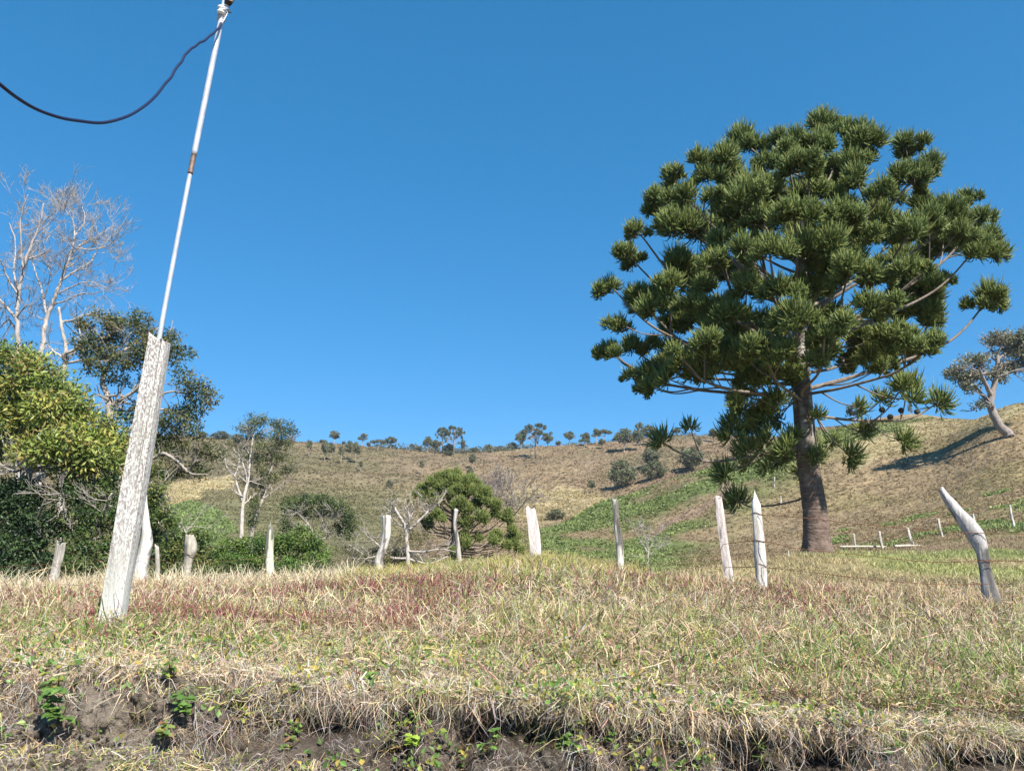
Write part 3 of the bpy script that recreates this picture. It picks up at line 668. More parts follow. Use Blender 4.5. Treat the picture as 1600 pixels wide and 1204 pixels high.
for b in branches:
    g = Geo(); n = len(b['path']); r0 = .018+.0072*b['len']
    jit = fbm(b['path'][:, 0]*2, b['path'][:, 2]*2, b['path'][:, 1], 2, 212)[:, None]*.06*np.linspace(0, 1, n)[:, None]
    b['path'] = b['path']+jit
    tube(g, b['path'], np.linspace(r0, .020, n), 6, BR*tr.uniform(.8, 1.25), cap=True)
    for s in b['subs']: tube(g, s, np.linspace(.022, .013, len(s)), 4, BR, cap=False)
    ob = part('branch', g, M_bark, tree, smooth=True)
    gf = Geo()
    for p, R, ax in b['tufts']:
        ax2 = unit(ax*.6+np.array([0, 0, .75])*(.6 if p[2]-TB[2] < 5 else 1.0))
        low = p[2]-TB[2] < 4.3
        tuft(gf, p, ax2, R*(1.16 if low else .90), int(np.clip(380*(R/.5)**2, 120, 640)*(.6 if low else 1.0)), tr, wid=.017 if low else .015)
        if not low:
            for _ in range(tr.integers(3, 5)):      # smaller side shoots crowd round each main head
                o_ = rdirs(1, tr)[0]*R*tr.uniform(.85, 1.25); o_[2] = -abs(o_[2])*.6; q_ = p+o_
                tube(gf, [p-ax2*R*.5, q_], .012, 3, (.10, .08, .05), cap=False)
                tuft(gf, q_, unit(ax2+o_*.8), R*tr.uniform(.42, .78), int(np.clip(200*(R/.5)**2, 60, 300)), tr, spikes=9)
    part('foliage', gf, M_needle, ob)
# round seed cones hanging at the right of the crown
gc_mat = mat('cone_scale', .8, attr=False, col=(.07, .06, .045), noise=[(30, (.6, .6, .6), (1.3, 1.3, 1.3), 3, ONE)], bump=[(40, 1, .01, ONE)])
for px, py in [(1378, 640), (1408, 641), (1433, 643), (1391, 651)]:
    g = Geo(); c = W(px, py, 19.6); th = np.linspace(0.05, pi-.05, 8)
    tube(g, [c+np.array([0, 0, math.cos(t)*.075]) for t in th], [.075*math.sin(t)*(1+.08*(i_ % 2)) for i_, t in enumerate(th)], 10)
    near = min((bb['path'] for bb in branches), key=lambda q_: np.min(np.linalg.norm(q_-c, axis=1)))
    q_ = near[int(np.argmin(np.linalg.norm(near-c, axis=1)))]
    tube(g, smooth_line([q_, (q_+c)/2+np.array([0, 0, .03]), c+np.array([0, 0, .07])], 6), .010, 4)
    part('cone', g, gc_mat, tree, smooth=True)

# smaller bright araucaria in the hollow
t2 = np.random.default_rng(22)
B2 = W(706, 905, 40.0); B2[2] = float(H(B2[0], B2[1]))-.1
tree2 = thing('monkey_puzzle_tree', 'young domed bright green pine with pompom tufts in the hollow beyond the middle posts', 'tree', B2)
def z7(X, Y, r): return (620+X*.15, 720+Y*.15, r*.15)
T7 = [(520,150,75),(620,140,75),(440,170,70),(360,230,85),(265,290,75),(210,340,60),(310,360,85),(400,340,85),(480,260,85),(600,200,90),(700,210,85),(770,190,70),(830,240,70),(700,330,95),(780,310,85),(920,330,85),(660,430,85),(720,500,90),(830,450,80),(1020,470,95),(980,440,80),(880,590,105),(720,640,95),(1150,610,85),(1160,540,60),(1030,550,70),(400,560,85),(330,600,60),(710,790,85),(720,860,75),(1040,780,85),(1200,830,100),(1240,780,70),(1150,880,70),(1280,940,80),(1000,830,75),(1200,720,70),(590,930,50),(560,330,60),(930,420,70),(600,460,60),(440,420,70),(850,800,60),(480,600,50),(560,260,70),(640,280,70),(860,360,60)]
g = Geo(); top2 = W(708, 745, 40.0)
tube(g, smooth_line([B2, (B2+top2)/2+np.array([.05, 0, 0]), top2], 16), np.linspace(.20, .04, 17)[:len(smooth_line([B2, (B2+top2)/2, top2], 16))], 10, (.22, .18, .15))
part('trunk', g, M_bark, tree2, smooth=True)
def t2at(z): return B2+(top2-B2)*np.clip((z-B2[2])/(top2[2]-B2[2]), 0, 1)
for X, Y, r in T7+[(t2.uniform(250, 1150), t2.uniform(250, 900), 75) for _ in range(5)]:
    px, py, rr = z7(X, Y, r); dx = (px-715)/95.; dz_ = (py-860)/130.; e = max(0, 1-dx*dx-dz_*dz_*.9)
    idx_front = (X, Y, r) in T7
    off = -math.sqrt(e)*2.7*t2.uniform(.6, 1) if idx_front else math.sqrt(max(.1, e))*t2.uniform(.2, 2.7)
    Yd = 40+off; p = W(px, py, Yd); R = rr/FPX*Yd*1.05
    rad = math.hypot(p[0]-t2at(p[2])[0], p[1]-40); hrel = (p[2]-B2[2])/(top2[2]-B2[2])
    a0 = t2at(p[2]-rad*np.interp(hrel, [0, .5, 1], [-.05, .3, .9])); m = a0+(p-a0)*.6+np.array([0, 0, -.13*rad])
    g = Geo(); tube(g, smooth_line([a0, m, p], 12), np.linspace(.045, .02, 13), 5, (.38, .29, .22)); ob = part('branch', g, M_bark, tree2, smooth=True)
    gf = Geo(); tuft(gf, p, unit(p-m)+np.array([0, 0, .7]), R*.90, int(420), t2, spikes=8, wid=.020, bright=1.0); part('foliage', gf, M_needle, ob)
# bare lower limbs of it
g = Geo()
for X1, Y1, X2, Y2, sg in [(560, 700, 230, 640, 10), (560, 740, 250, 720, 20), (760, 740, 1060, 690, 30), (780, 800, 1110, 800, 25), (700, 900, 1080, 905, 25), (700, 985, 1100, 960, 25), (560, 820, 240, 690, 15), (560, 640, 480, 540, 5), (560, 980, 420, 960, 10), (560, 880, 300, 850, 20)]:
    p0 = t2at(W(*z7(560, Y1, 0)[:2], 40.0)[2]); p1 = W(*z7(X2, Y2, 0)[:2], 38.8)
    tube(g, smooth_line([p0, (p0+p1)/2-np.array([0, 0, sg*.005]), p1], 10), np.linspace(.04, .022, 11), 5, (.45, .36, .29))
part('dead_limbs', g, M_bark, tree2, smooth=True)

# ------------------------------------------------------------ hand-placed broadleaf trees
def limb_tree(name, label, Y, base, limbs, lobes, nclump, lpc, L, wd, pal, seed, barkc, r0=.14, rs=1.0, crad=.28, twigdepth=2, twigL=.6, group=None, twigs_per=6, shell=.5, depthj=.8, droop=.3, minr=.006, extra=None, cat='tree', lname='crown'):
    rng = np.random.default_rng(seed)
    B = W(base[0], base[1], Y); B[2] = float(H(B[0], B[1]))-.05
    T = thing(name, label, cat, B, group); gt = Geo(); polys = []; rec = []
    for li, (pp, ra, rb) in enumerate(limbs):
        ra *= rs; rb *= rs
        d0 = 0 if li == 0 else rng.uniform(-depthj, depthj)
        q = [W(a, b, Y+d0*(k/(len(pp)-1))) for k, (a, b) in enumerate(pp)]
        if li > 0:
            allp = np.concatenate(polys); kk = int(np.argmin(((allp-q[0])**2).sum(1))); q[0] = allp[kk] if np.linalg.norm(allp[kk]-q[0]) < 1.2 else q[0]
        else: q = [B]+q
        s = smooth_line(q, 5*len(q)); s[1:-1] += rng.normal(0, .012, (len(s)-2, 3))*r0*6
        polys.append(s); tube(gt, s, np.linspace(ra, rb, len(s)), 8, np.array(barkc)*rng.uniform(.9, 1.12), cap=True)
        if twigdepth >= 0:
            for _ in range(twigs_per):
                k = rng.integers(len(s)//3, len(s)); d = unit(s[k]-s[max(0, k-2)]+rdirs(1, rng)[0]*.9*np.array([1, 1, .6]))
                rr_ = max(minr, np.interp(k, [0, len(s)], [ra, rb])*.5)
                grow(gt, s[k], unit(d), twigL*rng.uniform(.6, 1.2), rr_, twigdepth, rng, np.array(barkc)*.95, rec=rec, minr=minr)
    if extra: extra(gt, Y, rng)
    if lobes:
        gl = Geo(); gtw = gt; LB = []
        for l in lobes:
            px, py, rx, ry = l[:4]; dz = l[4] if len(l) > 4 else rng.uniform(-.6, .6)
            LB.append((W(px, py, Y+dz), (rx/FPX*Y, max(rx, ry)/FPX*Y*.85, ry/FPX*Y)))
        lobe_foliage(gl, gtw, LB, polys+rec[:60], nclump, lpc, L, wd, pal, rng, crad, (max(.008, minr), tuple(np.array(barkc)*.85)), shell, droop)
        part(lname, gl, M_leaf, T)
    part('trunk', gt, M_bark, T, smooth=True)
    return T
GREYB = (.38, .34, .30); PALEB = (.52, .47, .41); DARKB = (.20, .17, .14)
# bare pale trees at far left
def zz1(X, Y): return (X/3.54, 280+Y/3.54)
limb_tree('bare_tree', 'pale leafless tree at the far left with slim forked trunk above the yellow green tree', 27, (34, 880),
  [([(30, 600), (28, 530), (27, 490), (30, 455), (36, 420), (48, 385), (62, 350), (68, 318)], .15, .03), ([(30, 455), (22, 425), (24, 380), (14, 348)], .06, .02),
   ([(36, 420), (33, 380), (32, 340), (44, 304)], .06, .02), ([(27, 495), (12, 482), (-5, 462), (-20, 440)], .09, .03), ([(27, 460), (10, 430), (2, 410), (-12, 390)], .06, .02), ([(55, 365), (75, 350), (86, 325)], .03, .012),
   ([(50, 380), (70, 375), (78, 368)], .03, .012), ([(28, 520), (14, 500), (0, 512)], .06, .02)],
  None, 0, 0, 0, 0, None, 31, (.41, .37, .34), rs=.72, r0=.16, twigdepth=3, twigL=.95, twigs_per=5, depthj=1.2, minr=.0055)
limb_tree('bare_tree', 'widest leafless grey tree on the left with fine purplish twigs fanning to the right', 28.5, (68, 880),
  [([(62, 600), (66, 540), (72, 500), (84, 470), (95, 440), (107, 405), (116, 375), (115, 350), (112, 315)], .16, .02), ([(72, 490), (62, 445), (50, 408), (46, 380)], .07, .02),
   ([(95, 440), (115, 425), (138, 412), (150, 395), (166, 375)], .06, .015), ([(107, 405), (122, 385), (148, 372), (178, 352)], .06, .015), ([(116, 370), (132, 345), (128, 318)], .05, .012),
   ([(88, 458), (112, 448), (138, 440), (168, 450)], .05, .015), ([(80, 478), (100, 470), (125, 460), (160, 455), (180, 440)], .05, .012), ([(72, 460), (78, 430), (72, 405)], .04, .012), ([(118, 385), (140, 390), (165, 385), (180, 378)], .04, .012),
   ([(112, 345), (100, 325), (94, 312)], .03, .01), ([(72, 500), (50, 490), (44, 475)], .03, .01)],
  None, 0, 0, 0, 0, None, 32, (.41, .37, .34), rs=.72, r0=.16, twigdepth=3, twigL=1.0, twigs_per=7, depthj=1.3, minr=.0055)
limb_tree('dead_tree', 'low grey dead tree with crooked leafless limbs between the bare trees and the leaning pole', 25, (100, 880),
  [([(98, 620), (100, 580), (103, 545), (96, 510), (92, 480)], .10, .04), ([(82, 566), (100, 555), (118, 545), (140, 530), (165, 528), (180, 515)], .08, .02), ([(102, 570), (130, 562), (160, 560), (180, 552), (165, 545)], .05, .015),
   ([(75, 505), (95, 502), (112, 500), (132, 492), (160, 495)], .05, .012), ([(118, 545), (125, 530), (124, 512)], .04, .02), ([(92, 560), (80, 545), (70, 530)], .04, .01)],
  None, 0, 0, 0, 0, None, 33, (.42, .38, .33), r0=.1, twigdepth=2, twigL=.6, twigs_per=5, depthj=.8)
# dark leafy tree behind the pole
PAL_D = [(.075, .10, .035), (.11, .13, .04), (.14, .14, .045), (.17, .145, .06), (.055, .08, .03)]
limb_tree('leafy_tree', 'dark olive tree with crooked limbs spreading on both sides of the leaning pole', 24, (185, 900),
  [([(190, 780), (182, 700), (172, 655), (170, 630), (166, 612), (160, 600), (163, 580)], .16, .07), ([(168, 640), (182, 628), (205, 615), (220, 600), (240, 590)], .08, .025), ([(163, 590), (175, 560), (195, 545)], .05, .02),
   ([(195, 690), (225, 650), (250, 620), (265, 612), (295, 615)], .07, .02), ([(205, 700), (235, 715), (255, 708), (280, 722), (295, 738), (325, 742)], .07, .02), ([(280, 722), (292, 732), (305, 720)], .03, .015), ([(205, 660), (250, 640), (270, 640)], .05, .02),
   ([(195, 545), (220, 530), (250, 510)], .04, .015), ([(250, 560), (262, 530), (270, 500)], .03, .01)],
  [(165, 505, 34, 15, -.3), (200, 520, 40, 20, .2), (155, 540, 36, 22, -.2), (205, 560, 40, 22, 0), (245, 535, 30, 18, .3), (278, 555, 24, 20, .2), (270, 525, 14, 9), (128, 510, 12, 10), (150, 575, 26, 14), (310, 610, 28, 17, 0), (300, 640, 24, 13, .2), (275, 655, 30, 18, 0), (305, 672, 20, 12), (255, 680, 30, 18, .3), (320, 705, 24, 10, 0), (300, 735, 24, 11, .2), (340, 712, 10, 9), (260, 735, 26, 14, 0), (225, 600, 20, 14), (215, 650, 22, 20, .4), (180, 650, 16, 12, .5), (240, 610, 12, 10), (215, 500, 24, 12), (130, 545, 22, 16), (250, 700, 26, 18, .2), (285, 700, 22, 14, .4), (230, 545, 26, 24, -.2), (180, 590, 24, 12, .3), (290, 590, 18, 12), (325, 625, 14, 12), (240, 660, 22, 20, .5)],
  640, 24, .115, .045, PAL_D, 34, (.36, .32, .27), r0=.14, crad=.24, twigdepth=1, twigL=.7, twigs_per=5, shell=.25)
# yellow green tree
PAL_Y = [(.24, .30, .06), (.31, .35, .075), (.17, .23, .05), (.42, .39, .09), (.11, .16, .045), (.18, .235, .055), (.30, .24, .08)]
limb_tree('broadleaf_tree', 'bright yellow green leafy tree filling the left edge under the bare branches', 20, (50, 930),
  [([(45, 820), (40, 740), (30, 680), (28, 620), (30, 570)], .2, .06), ([(38, 740), (70, 700), (110, 660), (140, 640)], .09, .03), ([(40, 760), (90, 730), (150, 700), (180, 690)], .09, .03), ([(52, 715), (62, 722), (72, 730), (90, 735), (122, 737)], .05, .02), ([(5, 738), (22, 736), (40, 730)], .06, .04), ([(115, 745), (122, 730), (150, 740)], .03, .015)],
  [(18, 562, 46, 24, -.3), (50, 590, 40, 30, -.6), (5, 610, 40, 34, 0), (85, 610, 34, 22, -.2), (115, 640, 34, 22, -.4), (70, 640, 40, 28, -.8), (25, 655, 40, 26, -.4), (150, 668, 32, 22, -.3), (178, 690, 26, 20, 0), (110, 690, 44, 24, -.9), (65, 705, 42, 16, -1.1), (145, 715, 40, 20, -.6), (180, 725, 22, 20, -.2), (40, 680, 36, 18), (110, 735, 30, 12, -.5), (-20, 640, 40, 40), (-10, 700, 30, 20)],
  760, 24, .150, .052, PAL_Y, 35, (.44, .40, .35), r0=.16, crad=.36, twigdepth=2, twigL=.8, twigs_per=7, shell=.25)
PAL_G = [(.055, .105, .025), (.075, .13, .03), (.11, .155, .035), (.045, .085, .022), (.14, .15, .04)]
limb_tree('shaded_bush', 'dense bush with painted-in shade at the far left bottom under the yellow green tree', 19, (35, 935),
  [([(35, 860), (32, 800), (38, 770)], .09, .03), ([(34, 840), (10, 800), (0, 770)], .05, .02), ([(34, 840), (60, 805), (70, 780)], .05, .02)],
  [(30, 780, 46, 30, .3), (5, 820, 40, 36, .2), (55, 825, 36, 34, .1), (25, 865, 46, 24, -.2), (-20, 780, 30, 40), (10, 895, 44, 16, -.6), (60, 885, 28, 18, -.3)],
  420, 34, .105, .045, [(.022, .048, .015), (.034, .065, .019), (.06, .10, .03), (.018, .038, .013)], 36, DARKB, crad=.22, twigdepth=-1, cat='bush', shell=.3)  # leaf colours darkened to stand for the shadow inside the bush
limb_tree('leafy_bush', 'mixed green bush with grey twigs left of the foot of the big leaning post', 19.5, (120, 935),
  [([(125, 880), (130, 820), (140, 770)], .08, .03), ([(126, 860), (105, 810), (98, 770)], .05, .02), ([(128, 850), (155, 810), (175, 770)], .05, .02), ([(130, 845), (160, 838), (185, 815)], .03, .012), ([(128, 880), (150, 860), (180, 842)], .03, .012)],
  [(120, 770, 40, 24, 0), (165, 765, 34, 26, .1), (110, 815, 30, 26, -.1), (150, 810, 40, 30, -.1), (190, 800, 24, 34, 0), (125, 850, 30, 20, -.3), (165, 855, 36, 22, -.2), (200, 850, 20, 22), (140, 885, 60, 14, -.3), (95, 885, 26, 12, -.4)],
  470, 24, .095, .040, PAL_G+[(.15, .16, .05), (.06, .11, .03)], 37, GREYB, crad=.22, twigdepth=2, twigL=.55, twigs_per=8, cat='bush', shell=.2)
limb_tree('leafy_bush', 'green bush right of the big leaning post behind the short weathered stumps', 20.5, (262, 930),
  [([(262, 880), (258, 820), (250, 770)], .07, .03), ([(262, 870), (285, 840), (300, 820)], .05, .02), ([(260, 840), (240, 800), (235, 750)], .04, .02)],
  [(245, 770, 16, 22, 0), (240, 800, 22, 26, 0), (262, 815, 16, 18), (238, 840, 26, 22), (280, 850, 26, 18, -.2), (262, 868, 30, 18, -.2), (305, 862, 24, 22, -.2), (315, 840, 12, 16), (300, 890, 32, 14, -.3), (250, 895, 30, 12, -.3), (325, 885, 18, 16), (240, 740, 14, 16)],
  330, 26, .095, .040, [(.085, .13, .03), (.12, .165, .035), (.05, .085, .024), (.17, .17, .05)], 38, GREYB, crad=.2, twigdepth=2, twigL=.5, twigs_per=6, cat='bush', shell=.2)
# slender pale trees
def z3(X, Y): return (300+X/3.7625, 600+Y/3.7625)
PAL_S = [(.15, .165, .075), (.12, .145, .055), (.10, .12, .045), (.19, .19, .09)]
limb_tree('slender_tree', 'slender tree with white forked trunk and thin pale crown left of the pointed post', 38, (377, 880),
  [([(377, 838), (378, 810), (380, 785), (384, 765), (388, 748), (390, 725), (393, 700), (396, 680)], .11, .03), ([(380, 786), (373, 765), (368, 748), (366, 742), (357, 735), (352, 720), (351, 708)], .06, .02), ([(368, 742), (372, 730), (374, 715)], .035, .015), ([(386, 755), (383, 735), (375, 715), (365, 702)], .05, .02), ([(391, 720), (400, 700), (402, 670)], .035, .015), ([(388, 740), (386, 718), (384, 705)], .03, .012)],
  [(398, 660, 20, 12, 0), (382, 672, 14, 9), (412, 655, 10, 8), (400, 682, 22, 10), (378, 700, 18, 8), (412, 695, 16, 10), (360, 690, 10, 6), (395, 715, 20, 8), (350, 700, 6, 6)],
  230, 12, .11, .048, PAL_S, 41, PALEB, r0=.08, crad=.26, twigdepth=2, twigL=.75, twigs_per=6, shell=.1)
limb_tree('slender_tree', 'ivy clad tree leaning right with dark clumped top behind the white forked trunk', 40, (393, 885),
  [([(393, 836), (402, 800), (412, 775), (418, 755), (424, 730), (431, 700), (436, 680), (440, 660)], .12, .03), ([(412, 778), (424, 770), (436, 760), (446, 750)], .05, .02), ([(424, 730), (428, 712), (420, 695)], .03, .015), ([(432, 700), (448, 690), (455, 680)], .03, .012)],
  [(438, 663, 18, 9, 0), (450, 676, 14, 12), (432, 680, 18, 10), (445, 692, 16, 9), (425, 700, 18, 10), (420, 716, 16, 10), (440, 715, 18, 9), (412, 735, 12, 12), (425, 745, 14, 10), (404, 760, 12, 14), (398, 785, 9, 16), (395, 812, 8, 16), (450, 735, 14, 7), (388, 750, 10, 10)],
  330, 16, .11, .048, [(.075, .095, .03), (.10, .125, .035), (.055, .075, .028), (.15, .17, .045)], 42, (.42, .36, .31), r0=.09, crad=.26, twigdepth=1, twigL=.7, twigs_per=5, shell=.1)
limb_tree('round_tree', 'dark green flat topped tree showing pale crooked stems between the white posts on the left', 37, (498, 885),
  [([(495, 845), (492, 838), (484, 822), (476, 808)], .09, .03), ([(494, 840), (502, 828), (504, 812)], .06, .02), ([(484, 822), (470, 806), (462, 800)], .04, .015), ([(500, 845), (512, 838), (528, 826)], .04, .015), ([(504, 825), (515, 812), (522, 805)], .03, .012)],
  [(458, 788, 18, 11, 0), (478, 782, 20, 9), (500, 783, 20, 9), (520, 788, 18, 9), (536, 800, 16, 12), (548, 815, 12, 14), (546, 832, 10, 10), (508, 800, 24, 8, .6), (470, 802, 16, 8, .5), (448, 795, 10, 9), (446, 820, 10, 12), (530, 825, 14, 10, .6)],
  330, 20, .11, .048, [(.045, .075, .028), (.065, .10, .032), (.09, .125, .04), (.12, .15, .05)], 43, (.42, .38, .33), r0=.07, crad=.24, twigdepth=2, twigL=.55, twigs_per=7, shell=.2)
limb_tree('green_bush', 'low fresh green spreading bush just beyond the crest behind the pointed white post', 26, (430, 925),
  [([(430, 900), (428, 870), (432, 850)], .06, .03), ([(429, 895), (400, 870), (380, 855)], .04, .02), ([(429, 895), (460, 870), (480, 850)], .04, .02)],
  [(365, 858, 26, 14, 0), (395, 852, 26, 14, .1), (425, 850, 26, 16, 0), (455, 845, 24, 16, 0), (480, 848, 22, 18, 0), (500, 862, 18, 14), (380, 880, 40, 14, -.3), (430, 878, 40, 14, -.3), (480, 880, 36, 14, -.2), (345, 872, 16, 12), (470, 832, 14, 9)],
  520, 30, .095, .040, [(.09, .165, .032), (.12, .20, .038), (.065, .125, .028), (.16, .21, .05)], 44, GREYB, crad=.2, twigdepth=-1, cat='bush', shell=.3)
limb_tree('gnarled_shrub', 'grey gnarled nearly leafless shrub in front of the young pompom pine', 31, (636, 915),
  [([(638, 880), (636, 850), (634, 828), (628, 812), (620, 800), (616, 788), (622, 778)], .10, .03), ([(634, 826), (642, 806), (646, 795), (643, 782)], .05, .02), ([(634, 822), (640, 812), (636, 790)], .05, .02), ([(644, 830), (656, 812), (668, 800), (682, 788), (692, 780)], .06, .02), ([(620, 800), (608, 798), (600, 790)], .04, .015), ([(668, 800), (672, 788), (660, 780)], .03, .012), ([(640, 860), (660, 862), (690, 858), (712, 862)], .05, .015), ([(640, 870), (670, 880), (700, 868)], .05, .015), ([(638, 875), (610, 870), (590, 850), (575, 838)], .05, .015), ([(600, 862), (588, 868), (570, 872)], .03, .01)],
  [(668, 782, 16, 7), (645, 788, 12, 7), (615, 775, 10, 6), (640, 845, 20, 14, .3), (660, 835, 16, 10, .3), (600, 872, 16, 8)],
  120, 12, .08, .036, [(.20, .17, .08), (.14, .16, .05), (.25, .19, .10)], 45, (.46, .41, .36), r0=.1, crad=.2, twigdepth=2, twigL=.5, twigs_per=6, shell=.2, cat='shrub')
limb_tree('bare_shrub', 'small white leafless shrub in front of the bracken slope right of the slim middle post', 46, (1010, 892),
  [([(1012, 882), (1013, 868), (1012, 852), (1014, 838), (1016, 826)], .05, .015), ([(1012, 862), (1003, 848), (996, 836), (992, 826)], .03, .01), ([(1012, 860), (1022, 845), (1026, 832)], .03, .01), ([(1012, 850), (1006, 836), (1004, 824)], .025, .008), ([(1012, 868), (1026, 856), (1034, 842)], .02, .008)],
  None, 0, 0, 0, 0, None, 46, (.46, .42, .37), r0=.07, twigdepth=2, twigL=.6, twigs_per=6, depthj=.4, minr=.009, cat='shrub')
# thicket seen through the gap left of the young pine
limb_tree('scrub_thicket', 'brown and olive scrub thicket filling the hollow between green bush and young pine', 33, (585, 925),
  [([(585, 890), (583, 870), (590, 850)], .05, .02), ([(585, 880), (560, 860), (545, 850)], .03, .012), ([(586, 880), (610, 862), (625, 855)], .03, .012)],
  [(550, 862, 26, 12), (590, 862, 26, 10), (575, 885, 60, 12), (640, 880, 40, 12), (690, 885, 34, 10), (620, 868, 30, 10)],
  300, 18, .085, .036, [(.13, .11, .055), (.10, .11, .045), (.17, .14, .07), (.08, .11, .035)], 47, GREYB, crad=.24, twigdepth=2, twigL=.5, twigs_per=7, shell=.1, cat='bush')
limb_tree('twiggy_scrub', 'hazy grey leafless scrub on the slope behind the right side of the young pompom pine', 62, (795, 850),
  [([(796, 812), (798, 790), (802, 770)], .08, .03), ([(794, 815), (780, 785), (770, 765)], .06, .02), ([(797, 812), (815, 790), (825, 775)], .06, .02), ([(792, 815), (775, 795), (762, 780), (752, 765)], .05, .02), ([(797, 800), (788, 775), (785, 755)], .05, .02)],
  [(800, 785, 26, 14), (778, 775, 20, 14), (820, 790, 16, 10)], 60, 9, .16, .05, [(.22, .19, .14), (.17, .17, .10)], 49, (.34, .29, .26), r0=.1, twigdepth=3, twigL=1.3, twigs_per=9, depthj=2.5, minr=.012, shell=.1, crad=.4, cat='shrub')
# leaning grey-green tree on the right ridge
def z8(X, Y): return (1440+X/5.475, 500+Y/5.475)
E = hit(1577, 682, 40)
limb_tree('gum_tree', 'leaning grey green tree with twisted pale trunk alone on the right ridge', float(E[1]), (1577, 682),
  [([(1574, 676), (1564, 668), (1556, 655), (1549, 638), (1548, 625), (1552, 608), (1556, 590), (1559, 570), (1558, 555)], .45, .15), ([(1547, 632), (1540, 622), (1530, 612), (1518, 598), (1506, 593), (1490, 587)], .20, .06), ([(1548, 618), (1540, 600), (1534, 585), (1530, 575)], .22, .07), ([(1558, 558), (1550, 548), (1546, 542)], .14, .05),
   ([(1559, 560), (1570, 554), (1586, 550), (1596, 545)], .16, .06), ([(1556, 592), (1572, 584), (1590, 578), (1606, 574)], .14, .05), ([(1530, 590), (1518, 582), (1508, 580)], .1, .04), ([(1557, 575), (1566, 568), (1580, 566), (1600, 560)], .12, .05), ([(1546, 628), (1532, 634), (1522, 632)], .06, .03), ([(1558, 555), (1564, 540), (1560, 528)], .1, .04)],
  [(1562, 527, 18, 9), (1545, 535, 9, 6), (1580, 533, 18, 10), (1598, 528, 18, 12), (1600, 550, 18, 10), (1575, 548, 12, 8), (1516, 563, 17, 6), (1534, 560, 14, 6), (1487, 582, 13, 8), (1498, 578, 10, 8), (1508, 590, 13, 8), (1520, 585, 12, 8), (1512, 605, 14, 8), (1545, 585, 12, 8), (1562, 580, 9, 9), (1580, 572, 16, 8), (1602, 568, 14, 10), (1622, 545, 20, 22), (1635, 570, 16, 12), (1530, 633, 12, 4), (1568, 592, 8, 5), (1618, 525, 14, 12), (1532, 575, 10, 6)],
  430, 18, .30, .12, [(.19, .20, .125), (.23, .22, .14), (.15, .165, .10), (.27, .24, .15)], 48, (.30, .26, .23), r0=.2, crad=.5, twigdepth=1, twigL=1.4, twigs_per=5, shell=.1, depthj=2.2, minr=.03)

# ------------------------------------------------------------ trees on the ridge and far hillside: a few kinds, copied
def proto(kind, seed):
    rng = np.random.default_rng(seed); gt = Geo(); gl = Geo()
    Bk = np.array([.36, .31, .26]); gg = [(.16, .180, .090), (.13, .150, .075), (.19, .195, .10), (.20, .175, .11)]
    if kind in ('round', 'flat', 'sparse', 'bush'):
        th = {'round': .36, 'flat': .55, 'sparse': .45, 'bush': .08}[kind]
        top = np.array([.03, 0, th]); tube(gt, smooth_line([np.array([0, 0, -.06]), np.array([.02, .01, th*.5]), top], 8), np.linspace(.03, .018, 9), 6, Bk)
        lob = {'round': [((0, 0, .66), (.34, .34, .28)), ((-.2, .05, .55), (.2, .2, .16)), ((.2, -.05, .6), (.22, .2, .18)), ((.05, 0, .82), (.2, .2, .15))],
               'flat': [((-.3, 0, .78), (.3, .25, .11)), ((.25, 0, .84), (.32, .28, .12)), ((0, .1, .9), (.25, .25, .08)), ((.45, 0, .72), (.18, .18, .08))],
               'sparse': [((-.12, 0, .62), (.16, .15, .12)), ((.12, 0, .78), (.18, .15, .14)), ((.0, 0, .92), (.12, .12, .08)), ((.2, 0, .55), (.12, .1, .08))],
               'bush': [((0, 0, .5), (.42, .4, .42)), ((-.3, 0, .38), (.26, .25, .3)), ((.32, 0, .4), (.24, .25, .3)), ((.1, -.1, .7), (.25, .25, .24))]}[kind]
        for c, r in lob:
            tube(gt, smooth_line([top*.8, (top+np.array(c))/2+rng.normal(0, .02, 3), np.array(c)], 6), np.linspace(.016, .006, 7), 4, Bk)
        lobe_foliage(gl, None, lob, [], {'round': 100, 'flat': 110, 'sparse': 46, 'bush': 150}[kind], 17, .062, .042, gg, rng, .065, shell=.25)
    else:   # 'pine': far araucaria with an umbrella of round tufts on hanging limbs
        top = np.array([0, 0, .93]); tube(gt, [np.array([0, 0, -.05]), np.array([.005, 0, .45]), top], [.026, .02, .008], 6, Bk)
        for k in range(46):
            a = rng.uniform(0, 2*pi); rr = rng.uniform(.12, .42); z = .94-.42*(rr/.42)**2*rng.uniform(.5, 1.1)+rng.normal(0, .02)
            if rng.random() < .18: z -= .15
            p = np.array([math.cos(a)*rr, math.sin(a)*rr, z]); a0 = np.array([0, 0, max(.35, z-rr*.55)])
            tube(gt, smooth_line([a0, (a0+p)/2-np.array([0, 0, .03]), p], 5), .006, 3, Bk, cap=False)
            N = 60; dd = rdirs(N, rng); leaves(gl, p+dd*.022, dd, .045, .020, np.tile(np.array([.12, .145, .08]), (N, 1))*rng.uniform(.7, 1.3, (N, 1)), rng, 0)
    mt = gt.mesh('trunk', M_bark, (0, 0, 0), True); ml = gl.mesh('crown', M_leaf)
    return mt, ml
PROTO = {k: [proto(k, 60+i*7+s) for s in range(2 if k != 'pine' else 2)] for i, k in enumerate(['round', 'flat', 'sparse', 'bush', 'pine'])}
